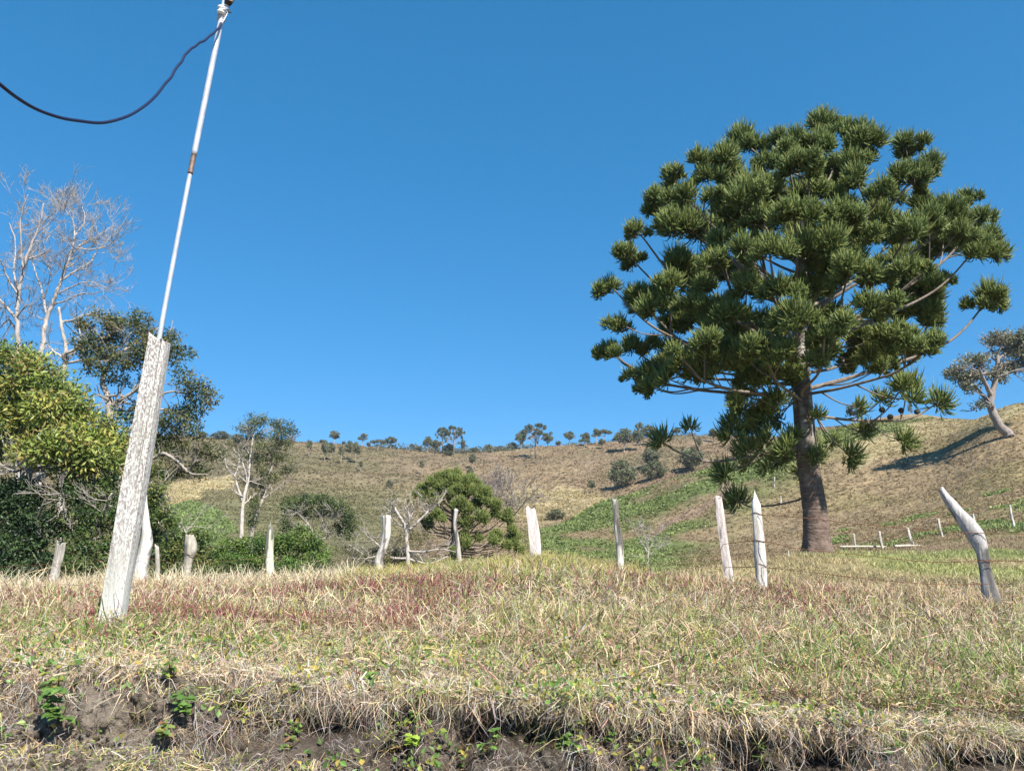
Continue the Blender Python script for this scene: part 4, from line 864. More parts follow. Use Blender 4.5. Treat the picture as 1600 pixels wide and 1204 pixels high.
FAR = [ # px, base py, height px, width factor, kind, label
 (503, 692, 5, 1.6, 'bush', 'tiny scrub bush on the ridge just left of the small round dark ridge tree'),
 (522, 692, 17, .95, 'round', 'small round dark tree on the ridge above the group of four hillside trees'),
 (537, 693, 5, 1.4, 'bush', 'tiny scrub bush on the ridge just right of the small round dark ridge tree'),
 (566, 696, 16, .9, 'sparse', 'thin see-through tree on the ridge at left centre with a flat tuft top'),
 (576, 697, 6, 1.3, 'bush', 'tiny bush at the right foot of the thin see-through ridge tree'),
 (590, 704, 14, 1.3, 'flat', 'pale trunked flat crowned tree on the ridge left of a broad dark round tree'),
 (610, 699, 15, 1.2, 'round', 'broad dark rounded tree on the left centre ridge'),
 (643, 701, 8, 1.0, 'sparse', 'small wispy bush on the ridge left of the far umbrella pine pair'),
 (655, 704, 7, 1.3, 'bush', 'low dark bush on the ridge next to the wispy one'),
 (668, 706, 20, .75, 'round', 'small upright round tree just left of the far umbrella pine pair'),
 (682, 708, 17, 1.05, 'round', 'squat dark tree directly under the left far umbrella pine'),
 (691, 708, 34, .75, 'pine', 'left tree of the far umbrella pine pair on the ridge skyline'),
 (709, 711, 39, .75, 'pine', 'right and taller tree of the far umbrella pine pair on the ridge skyline'),
 (701, 709, 14, 1.3, 'bush', 'olive bush between the two far umbrella pines'),
 (724, 707, 16, .85, 'sparse', 'pale thin tree just right of the far umbrella pine pair'),
 (741, 706, 6, 2.2, 'bush', 'long low scrub on the ridge right of the far umbrella pines'),
 (762, 705, 12, 1.2, 'bush', 'taller scrub clump in the middle of the ridge skyline'),
 (782, 704, 7, 1.8, 'bush', 'low scrub left of the dark bush in the middle of the ridge'),
 (799, 701, 11, 1.1, 'bush', 'dark compact bush left of the big clumped pine on the ridge'),
 (814, 702, 24, .7, 'round', 'dark tree touching the left side of the big clumped pine on the ridge'),
 (837, 716, 46, .95, 'pine', 'big dark pine with heavy clumped crown standing on the centre of the ridge slope'),
 (856, 693, 16, 1.1, 'round', 'grey green tree peeping from behind the right side of the big clumped pine'),
 (872, 693, 7, 1.6, 'bush', 'low bush on the ridge right of the big clumped pine'),
 (890, 692, 18, 1.0, 'round', 'dark round tree alone on the ridge right of the big clumped pine'),
 (915, 696, 17, 1.0, 'round', 'rounded brownish tree on the ridge, the second right of the big clumped pine'),
 (913, 700, 12, 1.1, 'flat', 'low spreading tree in front of the rounded brownish ridge tree'),
 (932, 694, 20, .75, 'sparse', 'thin dark stemmed tree left of the pale flat crowned ridge tree'),
 (945, 693, 18, .95, 'flat', 'pale flat crowned tree on the ridge at right centre'),
 (941, 701, 13, 1.0, 'round', 'small tree on the slope just below the pale flat crowned ridge tree'),
 (975, 706, 30, 1.0, 'round', 'widest grey round tree on the ridge slope at right centre'),
 (997, 704, 28, .65, 'round', 'narrow grey tree right beside the widest round ridge tree'),
 (1002, 692, 26, .6, 'sparse', 'tall thin see-through tree on the skyline near the right side of the far ridge'),
 (1016, 696, 27, .9, 'round', 'dark tree partly behind the drooping pine tuft on the far ridge'),
 (1057, 678, 11, 1.3, 'round', 'small flat dark tree on the skyline right of the drooping tuft'),
 (1116, 691, 18, 1.0, 'round', 'round tree high on the far slope left of the big pine trunk'),
 (1093, 703, 16, .7, 'round', 'small brown tree on the far slope above the wide dark bush'),
 (482, 712, 20, .5, 'sparse', 'smallest thin tree on the upper left hillside, left of the group of trees'),
 (507, 720, 27, .45, 'round', 'first pale trunked tree of the hillside group at upper left'),
 (517, 720, 24, .5, 'round', 'second pale trunked tree of the hillside group, close to the first'),
 (533, 725, 24, .45, 'sparse', 'pale almost bare tree in the middle of the hillside group'),
 (546, 720, 26, .6, 'round', 'fullest and greenest tree of the hillside group'),
 (556, 724, 28, .45, 'round', 'right-hand pale trunked tree of the hillside group'),
 (564, 736, 13, .8, 'sparse', 'tiny tree standing below the hillside group'),
 (659, 741, 18, .55, 'sparse', 'small light green sapling alone on the brown hillside'),
 (609, 762, 11, .9, 'bush', 'tiny dark green bush alone in the middle of the brown hillside'),
 (738, 732, 20, .65, 'round', 'lone dark small tree on the hillside above the young pompom pine'),
 (735, 743, 10, 1.2, 'bush', 'dark conical bush just behind the top of the young pompom pine'),
 (974, 763, 37, 1.1, 'bush', 'largest round grey green bush on the far slope at right centre'),
 (1018, 728, 26, 1.1, 'bush', 'upper of the grey green bushes beside the largest round one'),
 (1022, 749, 24, 1.3, 'bush', 'lower broad grey green bush between the largest one and the big pine'),
 (1080, 734, 32, 1.35, 'bush', 'wide dark shadowed bush on the green slope left of the big pine'),
 (924, 771, 17, .75, 'round', 'small dark tree beside the tan field at the foot of the far hill'),
 (1340, 664, 30, .95, 'round', 'round dark tree on the skyline just right of the big pine trunk'),
 (868, 812, 14, 1.8, 'bush', 'dark bush at the foot of the green slope right of the white plank post'),
 (315, 684, 9, 2.0, 'bush', 'low scrub on the left ridge beside the dark olive tree'),
 (345, 686, 11, 1.9, 'bush', 'scrub clump on the left ridge just before the slender trees'),
 (372, 690, 10, 2.2, 'bush', 'scrub on the left ridge behind the white forked trunk'),
 (700, 712, 7, 2.0, 'bush', 'low bush at the foot of the far umbrella pine pair'),
]
rp = np.random.default_rng(70)
for i, (px, py, hp, wf, kind, lab) in enumerate(FAR):
    b = hit(px, py, 60); mt, ml = PROTO[kind][i % 2]
    dist = b[1]*1.0; h = hp/FPX*dist*1.25
    T = thing({'pine': 'pine_tree', 'bush': 'bush'}.get(kind, 'hill_tree'), lab, 'bush' if kind == 'bush' else 'tree', b, 'bushes on the far hills' if kind == 'bush' else 'trees on the far hills')
    rot = rp.uniform(0, 2*pi); wsc = {'round': 1.15, 'flat': .95, 'sparse': 1.5, 'bush': 1.05, 'pine': 1.1}[kind]
    T.rotation_euler = (0, 0, rot if kind != 'flat' else rp.choice([0, pi]))
    T.scale = (h*wf*wsc, h*wf*wsc, h)
    for nm, me in (('trunk', mt), ('crown', ml)):
        o = bpy.data.objects.new(nm, me); COL.objects.link(o); o.parent = T
gr_ = Geo(); rr2 = np.random.default_rng(75)
for k in range(190):
    px = rr2.choice([rr2.uniform(270, 520), rr2.uniform(580, 840), rr2.uniform(600, 830), rr2.uniform(860, 1130)]); 
    tq = (px-800)/FPX/.985; Yr_ = np.linspace(200, 340, 60); zr_ = H(tq*Yr_, Yr_); kk = int(np.argmax((zr_-1.6)/Yr_)); yy_ = Yr_[kk]+rr2.uniform(-3, 8)
    c = np.array([tq*yy_, yy_, float(H(tq*yy_, yy_))]); r_ = rr2.uniform(.5, 1.25)*(1.25 if 600 < px < 830 else .8); N = 46
    dd = rdirs(N, rr2); pos = c+dd*np.array([r_*1.5, r_, r_])*rr2.uniform(.5, 1, (N, 1))+np.array([0, 0, r_*.6])
    bc = np.array([(.15, .165, .10), (.12, .14, .085), (.18, .16, .11)])[rr2.integers(0, 3)]
    leaves(gr_, pos, dd, r_*.55, r_*.40, np.tile(bc, (N, 1))*rr2.uniform(.75, 1.25, (N, 1)), rr2, 0)
solo('ridge_scrub', gr_, M_leaf, (0, 0, 0), 'low merged scrub running along the far skyline', 'scrub', kind='stuff')
# far mound of red earth behind the right ridge with a thin young pine on it
xs = np.linspace(-1, 1, 60); Xm, Ym = np.meshgrid(xs, xs); mc = W(1405, 658, 190.0)
rm = np.sqrt(Xm**2+Ym**2); Zm = mc[2]+1.0+.5*fbm(Xm*3, Ym*3, 0, 4, 300)-9*np.clip(rm, 0, 1.4)**2
Xw = mc[0]+Xm*24; Yw = mc[1]+Ym*26
redm = sstep(.0, .25, fbm(Xm*2.5+3, Ym*2.5, 0, 3, 301)+.2*(1-rm))[..., None]
solo('hills', sheet(Xw, Yw, Zm, np.array([.26, .21, .12])*(1-redm)+np.array([.33, .17, .12])*redm), M_hill, (0, 0, 0), 'low mound of reddish earth behind the right ridge', 'hill', smooth=True, kind='structure')
PM = PROTO['sparse'][0]
T = thing('hill_tree', 'thin young pine on the reddish mound behind the right ridge', 'tree', W(1424, 662, 184.0), 'trees on the far hills'); hh = 6.2
T.scale = (hh*.28, hh*.28, hh)
for nm, me in (('trunk', PM[0]), ('crown', PM[1])):
    o = bpy.data.objects.new(nm, me); COL.objects.link(o); o.parent = T

# ------------------------------------------------------------ posts
M_post = mat('weathered_wood', .85, noise=[(16, (.52, .49, .46), (1.12, 1.12, 1.12), 8, (1, 1, .12)), (60, (.75, .73, .70), (1.1, 1.1, 1.1), 5, (1, 1, .3))], bump=[(18, .9, .02, (1, 1, .08)), (90, .5, .004, (1, 1, .3))])
def post(px_pts, Y, wpx, label, col, seed, flat=.75, name='fence_post', group='weathered fence posts along the crest', point=False, knob=False, square=False, depth_tilt=0., hole=True, lumps=1.0, dkt=(.18, .3)):
    rng = np.random.default_rng(seed)
    q = [W(a, b, Y) for a, b in px_pts]
    gz = float(H(q[0][0], Y))
    if q[0][2] > gz-.08: q = [np.array([q[0][0]-(q[1][0]-q[0][0])*.1, Y, gz-.15])]+q; wpx = [wpx[0]]+list(wpx)
    s = np.array(smooth_line(q, 36)); n = len(s)
    wr = np.interp(np.linspace(0, 1, n), np.linspace(0, 1, len(wpx)), wpx)/FPX*Y*.5
    m = 14; a = np.arange(m)*2*pi/m
    zz = s[:, 2][:, None]
    sh = 1+lumps*(.10*fbm(np.cos(a)[None]*1.4+seed, np.sin(a)[None]*1.4, zz*2.2, 3, 400+seed)+.05*fbm(np.cos(a)[None]*4, np.sin(a)[None]*4, zz*5, 2, 420+seed))
    if square:
        sq = 1/np.maximum(np.abs(np.cos(a+.3)), np.abs(np.sin(a+.3))); sh = sh*np.minimum(sq, 1.28)*.9
    R = wr[:, None]*sh
    P = s[:, None]+np.stack([np.cos(a)[None]*R, np.sin(a)[None]*R*flat, 0*R], -1)
    P[:, :, 1] += (np.linspace(0, 1, n)*depth_tilt)[:, None]
    if point:
        k = n-4; f = np.linspace(1, .12, 5)
        for i_, ff in enumerate(f):
            if k+i_-1 < n: P[k+i_-1] = s[k+i_-1]+(P[k+i_-1]-s[k+i_-1])*ff
    else: P[-1, :, 2] += rng.normal(0, .012, m)+.02*np.cos(a+seed)
    g = Geo(); i = np.arange(n-1)[:, None]*m; j = np.arange(m)[None]; k = (j+1) % m
    V = np.concatenate([P.reshape(-1, 3), P[-1].mean(0)[None]+np.array([0, 0, -.01 if not point else .02])])
    q4 = np.stack([i+j, i+k, i+m+k, i+m+j], -1).reshape(-1, 4)
    t = [((n-1)*m+jj, (n-1)*m+(jj+1) % m, n*m) for jj in range(m)]
    cn = 1+.35*fbm(V[:, 0]*30, V[:, 1]*30, V[:, 2]*3, 3, 430+seed)[:, None]
    dk = sstep(dkt[0], dkt[1], fbm(V[:, 0]*14, V[:, 1]*14, V[:, 2]*2.2, 3, 440+seed))[:, None]
    c = np.array(col)*.98*cn*(1-dk*.74)
    g.add(V, q4, t, np.clip(c, 0, .9))
    B = q[0].copy(); B[2] = gz
    return solo(name, g, M_post, B, label, 'post', group, smooth=not square)
WH = (.72, .68, .62)
post([(593, 890), (592, 874), (600, 852), (604, 832), (604, 806)], 14.6, [13, 12, 13, 13, 13], 'crooked white post curving at its foot, left of the young pompom pine', WH, 1)
post([(718, 882), (715, 850), (711, 820), (713, 796)], 15.0, [7, 7, 6, 7], 'thinnest wavy pale stake in front of the young pompom pine', (.58, .54, .48), 2)
post([(838, 874), (835, 835), (829, 794)], 13.2, [16, 17, 14], 'broad flat white plank post right of the young pompom pine', (.76, .69, .66), 3, flat=.4, square=True, lumps=.5)
post([(969, 896), (968, 850), (963, 810), (961, 780)], 11.6, [12, 11, 10, 9], 'slim white stake with a bend, alone in front of the green slope', (.66, .62, .54), 4)
post([(1139, 905), (1133, 860), (1127, 815), (1122, 777)], 10.2, [16, 14, 14, 12], 'left post of the close pair below the big pine, cracked and flat topped', (.72, .64, .60), 5, square=True, lumps=.7)
post([(1190, 918), (1188, 870), (1184, 815), (1179, 768)], 9.2, [17, 18, 15, 13], 'taller right post of the close pair below the big pine, wrapped with wire', (.70, .66, .60), 6, point=True)
post([(1549, 940), (1544, 915), (1539, 890), (1534, 865), (1528, 848), (1518, 828), (1505, 810), (1493, 795), (1481, 779), (1470, 763)], 8.7, [25, 19, 16, 17, 23, 28, 25, 19, 15, 7], 'thick silvery post bent sharply to the left at the right edge', (.56, .54, .53), 7, dkt=(.02, .22), lumps=3.6, flat=.85)
post([(422, 905), (421, 860), (422, 834), (423, 816)], 12.4, [13, 12, 12, 4], 'straight lichen flecked post with a sharp pointed top on the left', (.72, .72, .58), 8, point=True, lumps=.5)
post([(290, 915), (293, 880), (298, 858), (297, 836)], 11.6, [17, 13, 12, 13, 20, 20, 13], 'stubby lichen topped post with a swollen knobbly head and wire loops', (.46, .43, .36), 9, lumps=3.4)
post([(246, 910), (246, 880), (245, 852)], 12.6, [7, 7, 6], 'small thin stub between the forked tall post and the knobbly post', (.45, .42, .37), 10)
post([(217, 915), (222, 880), (229, 845), (228, 815), (226, 772)], 11.0, [20, 20, 19, 12, 6], 'tall tapering white post half hidden behind the big leaning post', (.74, .71, .66), 11, lumps=1.4)
post([(82, 915), (87, 890), (92, 868), (95, 850)], 11.6, [13, 12, 12, 12], 'square sawn grey post at the far left leaning right', (.50, .47, .42), 12, square=True, lumps=.3)
def tiny(px, top, bot, wp, bend, lab, seed, colr=(.6, .57, .5)):
    b = hit(px, bot, 18, 90); Y = float(b[1])
    pts = [(px, bot), (px+bend*.6, (top+bot)/2), (px+bend*1.0, top)]
    post(pts, Y, [wp, wp, wp*.8], lab, colr, seed, group='small far fence posts behind the big pine')
tiny(1338, 834, 858, 3, -4, 'nearest small far stake, just right of the big pine foot', 21)
tiny(1379, 830, 857, 4, -5, 'second small far stake right of the big pine foot', 22)
tiny(1427, 824, 853, 5, -9, 'strongly slanting small far stake left of the bent post', 23)
tiny(1473, 810, 840, 3.5, -7, 'wavy small far stake right behind the bent silver post top', 24)
tiny(1585, 789, 824, 4, -7, 'white small far stake at the right edge', 25, (.7, .67, .6))
tiny(1528, 803, 830, 4, -8, 'small far stake showing just past the bend of the silver post', 26)
tiny(1210, 745, 760, 2.2, 0, 'tiny distant stake in the green patch left of the big trunk, upper one', 27)
tiny(1220, 775, 787, 2.2, 0, 'tiny distant stake left of the big trunk, lower one', 28)
tiny(1232, 860, 870, 2.5, 0, 'tiny stub beside the left foot of the big pine', 29)
# pale fallen logs by the big pine
for (x0, y0, x1, y1, lab) in [(1312, 860, 1402, 861, 'long pale fallen pole on the grass right of the big pine foot'), (1398, 856, 1440, 856, 'short pale log lying at the foot of the slanting small stake')]:
    Yl = float(hit((x0+x1)/2, (y0+y1)/2+1, 17, 60)[1]); a = W(x0, y0, Yl); b = W(x1, y1, Yl); dz_l = max(0, float(H(a[0], Yl))-a[2], float(H(b[0], Yl))-b[2])*.5+.02; a[2] += dz_l; b[2] += dz_l
    g = Geo(); tube(g, smooth_line([a, (a+b)/2+np.array([0, .05, .02]), b], 14), .05, 8, (.55, .5, .42)); solo('fallen_log', g, M_post, a, lab, 'log', smooth=True)

# ------------------------------------------------------------ barbed wire strands
M_wire = mat('rusty_wire', .7, attr=False, col=(.16, .075, .045), metal=.4, noise=[(20, (.6, .6, .6), (1.3, 1.2, 1.1), 3, ONE)])
def wire(pts, lab, r=.0034, barb=True):
    P = np.array([W(a, b, y) for a, b, y in pts]); s = smooth_line(P, 14*len(P)); g = Geo(); tube(g, s, r, 5, (1, 1, 1))
    if barb:
        for k in range(3, len(s)-2, 3):
            d = unit(s[k+1]-s[k]); u = unit(np.cross(d, rdirs(1, RNG)[0])); tube(g, [s[k]-u*.014, s[k]+u*.014], .0022, 3)
    solo('barbed_wire', g, M_wire, P[0], lab, 'wire', 'barbed wire strands of the fence', smooth=True)
wire([(1184, 804, 9.15), (1250, 808, 8.9), (1340, 818, 8.8), (1450, 828, 8.7), (1518, 832, 8.62), (1600, 834, 8.5), (1700, 836, 8.4)], 'top barbed strand sagging from the wire wrapped post to the bent silver post')
wire([(1128, 850, 10.2), (1186, 845, 9.15), (1250, 857, 8.9), (1340, 866, 8.8), (1450, 877, 8.7), (1540, 876, 8.6), (1620, 876, 8.5)], 'middle rusty barbed strand passing in front of the big pine foot')
wire([(1132, 886, 10.2), (1190, 886, 9.15), (1260, 893, 8.9), (1340, 902, 8.8), (1450, 912, 8.7), (1545, 912, 8.6)], 'lowest barbed strand just above the grass on the right')
wire([(963, 820, 11.6), (1040, 838, 10.9), (1130, 846, 10.1)], 'faint barbed strand between the slim stake and the close pair of posts', .0022)
wire([(-30, 886, 11.8), (60, 882, 11.7), (92, 880, 11.5), (222, 872, 10.9), (294, 880, 11.5), (422, 870, 12.3)], 'barbed strand strung along the left posts in front of the bushes', .0022)
# loops of wire round posts
for (px, py, Y, r) in [(1183, 802, 9.2, .062), (1186, 845, 9.2, .068), (1190, 882, 9.2, .070), (297, 866, 11.6, .085), (292, 893, 11.6, .082), (1539, 876, 8.7, .082)]:
    c = W(px, py, Y); a = np.linspace(0, 2*pi, 20); g = Geo()
    tube(g, np.stack([c[0]+r*np.cos(a), c[1]+r*.8*np.sin(a), c[2]+.012*np.sin(a*2)], 1), .0035, 5); 
    solo('wire_loop', g, M_wire, c, {1183: 'uppermost wire loop round the taller post of the close pair', 1186: 'middle wire loop round the taller post of the close pair', 1190: 'lowest wire loop round the taller post of the close pair', 297: 'upper wire loop on the knobbly lichen topped post', 292: 'lower wire loop on the knobbly lichen topped post', 1539: 'wire loop round the bent silver post'}[px], 'wire', smooth=True)

# ------------------------------------------------------------ leaning post with a galvanised pole
M_paint = bpy.data.materials.new('flaking_paint'); M_paint.use_nodes = True
N = M_paint.node_tree; nd = N.nodes; lk = N.links.new; p = nd['Principled BSDF']; p.inputs['Roughness'].default_value = .85
tc = nd.new('ShaderNodeTexCoord')
def nnode(sc, st, det=8):
    mp = nd.new('ShaderNodeMapping'); mp.inputs['Scale'].default_value = st; lk(tc.outputs['Object'], mp.inputs[0])
    t = nd.new('ShaderNodeTexNoise'); t.inputs['Scale'].default_value = sc; t.inputs['Detail'].default_value = det; t.inputs['Roughness'].default_value = .6; lk(mp.outputs[0], t.inputs['Vector']); return t.outputs[0]
def ramp(src, p0, c0, p1, c1):
    r = nd.new('ShaderNodeValToRGB'); r.color_ramp.elements[0].position = p0; r.color_ramp.elements[1].position = p1; r.color_ramp.elements[0].color = (*c0, 1); r.color_ramp.elements[1].color = (*c1, 1); lk(src, r.inputs[0]); return r.outputs[0]
def mixc(f, a, b):
    m = nd.new('ShaderNodeMix'); m.data_type = 'RGBA'; lk(f, m.inputs[0]); lk(a, m.inputs[6]); lk(b, m.inputs[7]); return m.outputs[2]
wood = ramp(nnode(22, (1, 1, .06)), .3, (.15, .115, .105), .7, (.42, .365, .34))
paint = ramp(nnode(9, (1, 1, .4)), .3, (.44, .44, .37), .7, (.58, .575, .53))
fl = ramp(nnode(105, (1, 1, .42), 5), .46, (0, 0, 0), .52, (1, 1, 1))
big = ramp(nnode(5, (1, 1, .5), 3), .38, (0, 0, 0), .62, (1, 1, 1))
ad = nd.new('ShaderNodeMath'); ad.operation = 'MULTIPLY_ADD'; 
bw = nd.new('ShaderNodeSeparateXYZ'); lk(tc.outputs['Object'], bw.inputs[0])
mm = nd.new('ShaderNodeMath'); mm.operation = 'MULTIPLY'; mm.inputs[1].default_value = 1.0; lk(fl, mm.inputs[0])
mx = nd.new('ShaderNodeMath'); mx.operation = 'MAXIMUM'; lk(fl, mx.inputs[0])
lowp = nd.new('ShaderNodeMapRange'); lowp.inputs['From Min'].default_value = .50; lowp.inputs['From Max'].default_value = .15; lk(bw.outputs[2], lowp.inputs[0])
sp = ramp(nnode(85, (1, 1, .5), 5), .36, (0, 0, 0), .42, (1, 1, 1))
ml = nd.new('ShaderNodeMath'); ml.operation = 'MULTIPLY'; lk(lowp.outputs[0], ml.inputs[0]); lk(sp, ml.inputs[1]); lk(ml.outputs[0], mx.inputs[1])
lk(mixc(mx.outputs[0], wood, paint), p.inputs['Base Color'])
bp = nd.new('ShaderNodeBump'); bp.inputs['Strength'].default_value = .8; bp.inputs['Distance'].default_value = .012; lk(nnode(30, (1, 1, .07)), bp.inputs['Height'])
bp2 = nd.new('ShaderNodeBump'); bp2.inputs['Strength'].default_value = .5; bp2.inputs['Distance'].default_value = .003; lk(mx.outputs[0], bp2.inputs['Height']); lk(bp.outputs[0], bp2.inputs['Normal']); lk(bp2.outputs[0], p.inputs['Normal'])
PY = 5.0
b0 = W(168, 988, PY); top = W(246, 530, PY); b0[2] = float(H(b0[0], PY)); 
ax = unit(top-b0)
g = Geo(); n = 60; s = np.linspace(-.12, 1, n); ln = np.linalg.norm(top-b0); ctr = b0+(s*ln)[:, None]*ax
# outline in plan: a broad face to the camera, a narrow bevelled face to its left, a long crack near the right edge
hw = np.interp(s, [0, .5, 1], [19.5, 19.5, 17.5])/FPX*PY
plan = [(-1, .35), (-.82, -.12), (-.62, -.52), (-.2, -.53), (.2, -.54), (.50, -.53), (.55, -.53), (.60, -.40), (.66, -.53), (.80, -.52), (1.0, -.48), (1.04, .1), (1.0, .6), (.3, .7), (-.5, .7), (-.92, .6)]
m = len(plan); P = np.zeros((n, m, 3)); ex = np.array([1, 0, 0.]); ey = np.array([0, 1., 0])
for j, (u, v) in enumerate(plan):
    crack = (u == .60); vv = v
    wob = .03*fbm(s*4+j*.0, 0*s+j*.7, 0, 3, 500)
    uu = u+wob+(.05*np.sin(s*9) if crack or abs(u-.55) < .01 or abs(u-.66) < .01 else 0)
    if crack: vv = -.53+.50*sstep(.38, .58, s)
    P[:, j] = ctr+ex*(hw*uu)[:, None]+ey*(hw*(vv+.5*wob))[:, None]
tp = np.array([.03, .05, .03, 0, -.015, -.02, -.05, -.05, .0, -.015, -.03, -.03, -.02, 0, .01, .02]); P[-1, :, 2] += tp
i = np.arange(n-1)[:, None]*m; j = np.arange(m)[None]; k = (j+1) % m
V = np.concatenate([P.reshape(-1, 3), P[-1].mean(0)[None]]); t = [((n-1)*m+jj, (n-1)*m+(jj+1) % m, n*m) for jj in range(m)]
g.add(V, np.stack([i+j, i+k, i+m+k, i+m+j], -1).reshape(-1, 4), t)
mastT = thing('utility_post', 'big leaning wooden post with flaking white paint carrying a thin metal pole', 'pole', b0)
part('wooden_post', g, M_paint, mastT)
M_galv = mat('galvanised_steel', .33, attr=False, col=(.60, .60, .62), metal=.35, noise=[(12, (.75, .75, .75), (1.1, 1.1, 1.1), 5, ONE)])
M_rust = mat('rusty_steel', .6, attr=False, col=(.22, .17, .15), metal=.5, noise=[(30, (.6, .5, .45), (1.3, 1.2, 1.1), 5, ONE)])
M_dark = mat('dark_fitting', .6, attr=False, col=(.035, .032, .03))
M_whitep = mat('porcelain', .3, attr=False, col=(.75, .73, .68))
M_cable = mat('cable_sheath', .45, attr=False, col=(.012, .018, .05))
def pp(px, py, Y=PY): return W(px, py, Y+.01)
g = Geo(); tube(g, smooth_line([pp(238, 640), pp(250, 522), pp(301, 250)], 60), .0155, 16); part('lower_pole', g, M_galv, mastT, smooth=True)
g = Geo(); tube(g, smooth_line([pp(297, 272), pp(303, 241)], 12), .0180, 16); part('pole_joint', g, M_rust, mastT, smooth=True)
g = Geo(); tube(g, smooth_line([pp(302.8, 243), pp(345, 34), pp(352, -2), pp(362, -52)], 90), .0200, 16); part('upper_pole', g, M_galv, mastT, smooth=True)
g = Geo()
a = np.linspace(0, 8*2*pi, 160); c0 = pp(345, 32); c1 = pp(352, 12); f = np.linspace(0, 1, 160)[:, None]
tube(g, c0+(c1-c0)*f+np.stack([np.cos(a), np.sin(a), .2*np.sin(a*1.7)], 1)*(.027+.006*np.sin(a*.9))[:, None], .0042, 5)
for k in range(6):
    p0 = pp(344+k, 34-k*3); tube(g, smooth_line([p0, p0+np.array([.02+.004*k, -.02, -.02]), p0+np.array([.014, -.03, -.06-.012*k])], 8), .003, 4)
part('wire_wrapping', g, M_galv, mastT, smooth=True)
g = Geo(); th = np.linspace(0, 1, 9); ic = pp(347.5, 20)+np.array([0, -.03, 0])
tube(g, [ic+np.array([0, 0, -.032+.064*q_]) for q_ in th], [.018, .026, .027, .018, .015, .018, .027, .025, .015], 14); part('insulator', g, M_whitep, mastT, smooth=True)
g = Geo(); tube(g, [pp(354, 10)+np.array([.015, -.02, 0]), pp(357, 2)+np.array([.015, -.02, 0]), pp(362, -18)+np.array([.01, -.02, 0])], [.022, .034, .036], 10); tube(g, [pp(353, 18), pp(361, 20)], .006, 5)
part('bracket', g, M_dark, mastT, smooth=True)
g = Geo(); tube(g, [pp(363, 8)+np.array([0, -.03, 0]), pp(366, -12)+np.array([0, -.03, 0])], [.018, .02], 8, cap=True); part('wooden_peg', g, M_rust, mastT)
cab = [(346, 36, 5.29), (342, 44, 5.25), (335, 50, 5.2), (322, 62, 5.1), (310, 68, 5.02), (300, 76, 4.95), (290, 85, 4.88), (283, 97, 4.82), (273, 110, 4.75), (268, 120, 4.7), (258, 131, 4.62), (245, 148, 4.5), (228, 164, 4.35), (205, 179, 4.2), (180, 188, 4.05), (155, 192, 3.95), (125, 189, 3.8), (95, 184, 3.65), (60, 172, 3.5), (30, 155, 3.35), (0, 132, 3.2), (-60, 80, 3.0), (-140, 0, 2.85)]
P = np.array([W(a_, b_, y_*5.0/5.3) for a_, b_, y_ in cab]); s = smooth_line(P, 160); s[:, 2] += (.004*np.sin(np.arange(len(s))*.75)+.003*np.sin(np.arange(len(s))*.37))*sstep(70, 40, np.arange(len(s)))
g = Geo(); tube(g, s, .0085, 8); solo('cable', g, M_cable, P[0], 'dark blue cable sagging from the pole top to the left edge', 'cable', smooth=True)

# ------------------------------------------------------------ weeds on the bank
def weed(px, py, hp, nl, size, pal, lab, seed, kind='leaf', group='weeds on the bank'):
    rng = np.random.default_rng(seed)
    # find bank surface under the pixel
    x0 = (px-800)/FPX/1.06*3.5; ss = np.linspace(.2, .98, 400); Pq = bank_surface(np.full(400, x0), ss); a, b = project(Pq); k = int(np.argmin(np.abs(b-py)))
    x0 = x0+(px-a[k])/FPX*Pq[k][1]; Pq = bank_surface(np.full(400, x0), ss); a, b = project(Pq); k = int(np.argmin(np.abs(b-py))); B = Pq[k]+np.array([0, -.005, 0])
    T = thing('weed', lab, 'plant', B, group); gs = Geo(); gl = Geo(); Hh = hp/FPX*B[1]
    V = []
    for q in range(nl):
        f = (q+1)/nl; c = B+np.array([rng.normal(0, .22)*Hh*.9, -.03-rng.uniform(0, .05), f*Hh])
        tube(gs, smooth_line([B, (B+c)/2+np.array([rng.normal(0, .02), -.02, .01]), c], 6), .0018, 4, (.20, .16, .06), cap=False)
        nlf = rng.integers(5, 9)
        for w_ in range(nlf):
            az = rng.uniform(0, 2*pi); d = unit(np.array([math.cos(az), -.3+math.sin(az)*.6, rng.uniform(-.25, .45)])); Lf = size*rng.uniform(.45, .95)
            sd = unit(np.cross(d, np.array([0, -.5, 1.]))); up = np.cross(sd, d)
            if up[2] < 0: up = -up
            nseg = 6; tt_ = np.linspace(0, 1, nseg+1); wdt = np.sin(tt_*pi*.92+.12)**.8*(.72+.5*(np.arange(nseg+1) % 2))*.30*Lf
            mid = c+np.outer(tt_*Lf, d)-np.outer((tt_**2)*Lf*.25, np.array([0, 0, 1]))
            Lm = mid-wdt[:, None]*sd+up*(wdt*.25)[:, None]; Rm = mid+wdt[:, None]*sd+up*(wdt*.25)[:, None]
            VV = np.stack([Lm, mid, Rm], 1).reshape(-1, 3); Q = []
            for z_ in range(nseg):
                o = z_*3; Q += [(o, o+1, o+4, o+3), (o+1, o+2, o+5, o+4)]
            cl = np.array(pal[rng.integers(0, len(pal))])*rng.uniform(.8, 1.25); gl.add(VV, Q, None, np.clip(cl, 0, 1))
    part('stem', gs, M_grass, T, smooth=True); part('leaves', gl, M_leaf, T, smooth=True)
GL = [(.11, .20, .04), (.15, .25, .055), (.085, .155, .035)]; YL = [(.29, .28, .055), (.22, .28, .06), (.34, .26, .06)]; OR = [(.33, .16, .08), (.30, .26, .07), (.17, .22, .06), (.12, .2, .05)]
weed(103, 1122, 46, 10, .055, GL, 'bright green serrated weed hanging on the bare earth under the big post', 201)
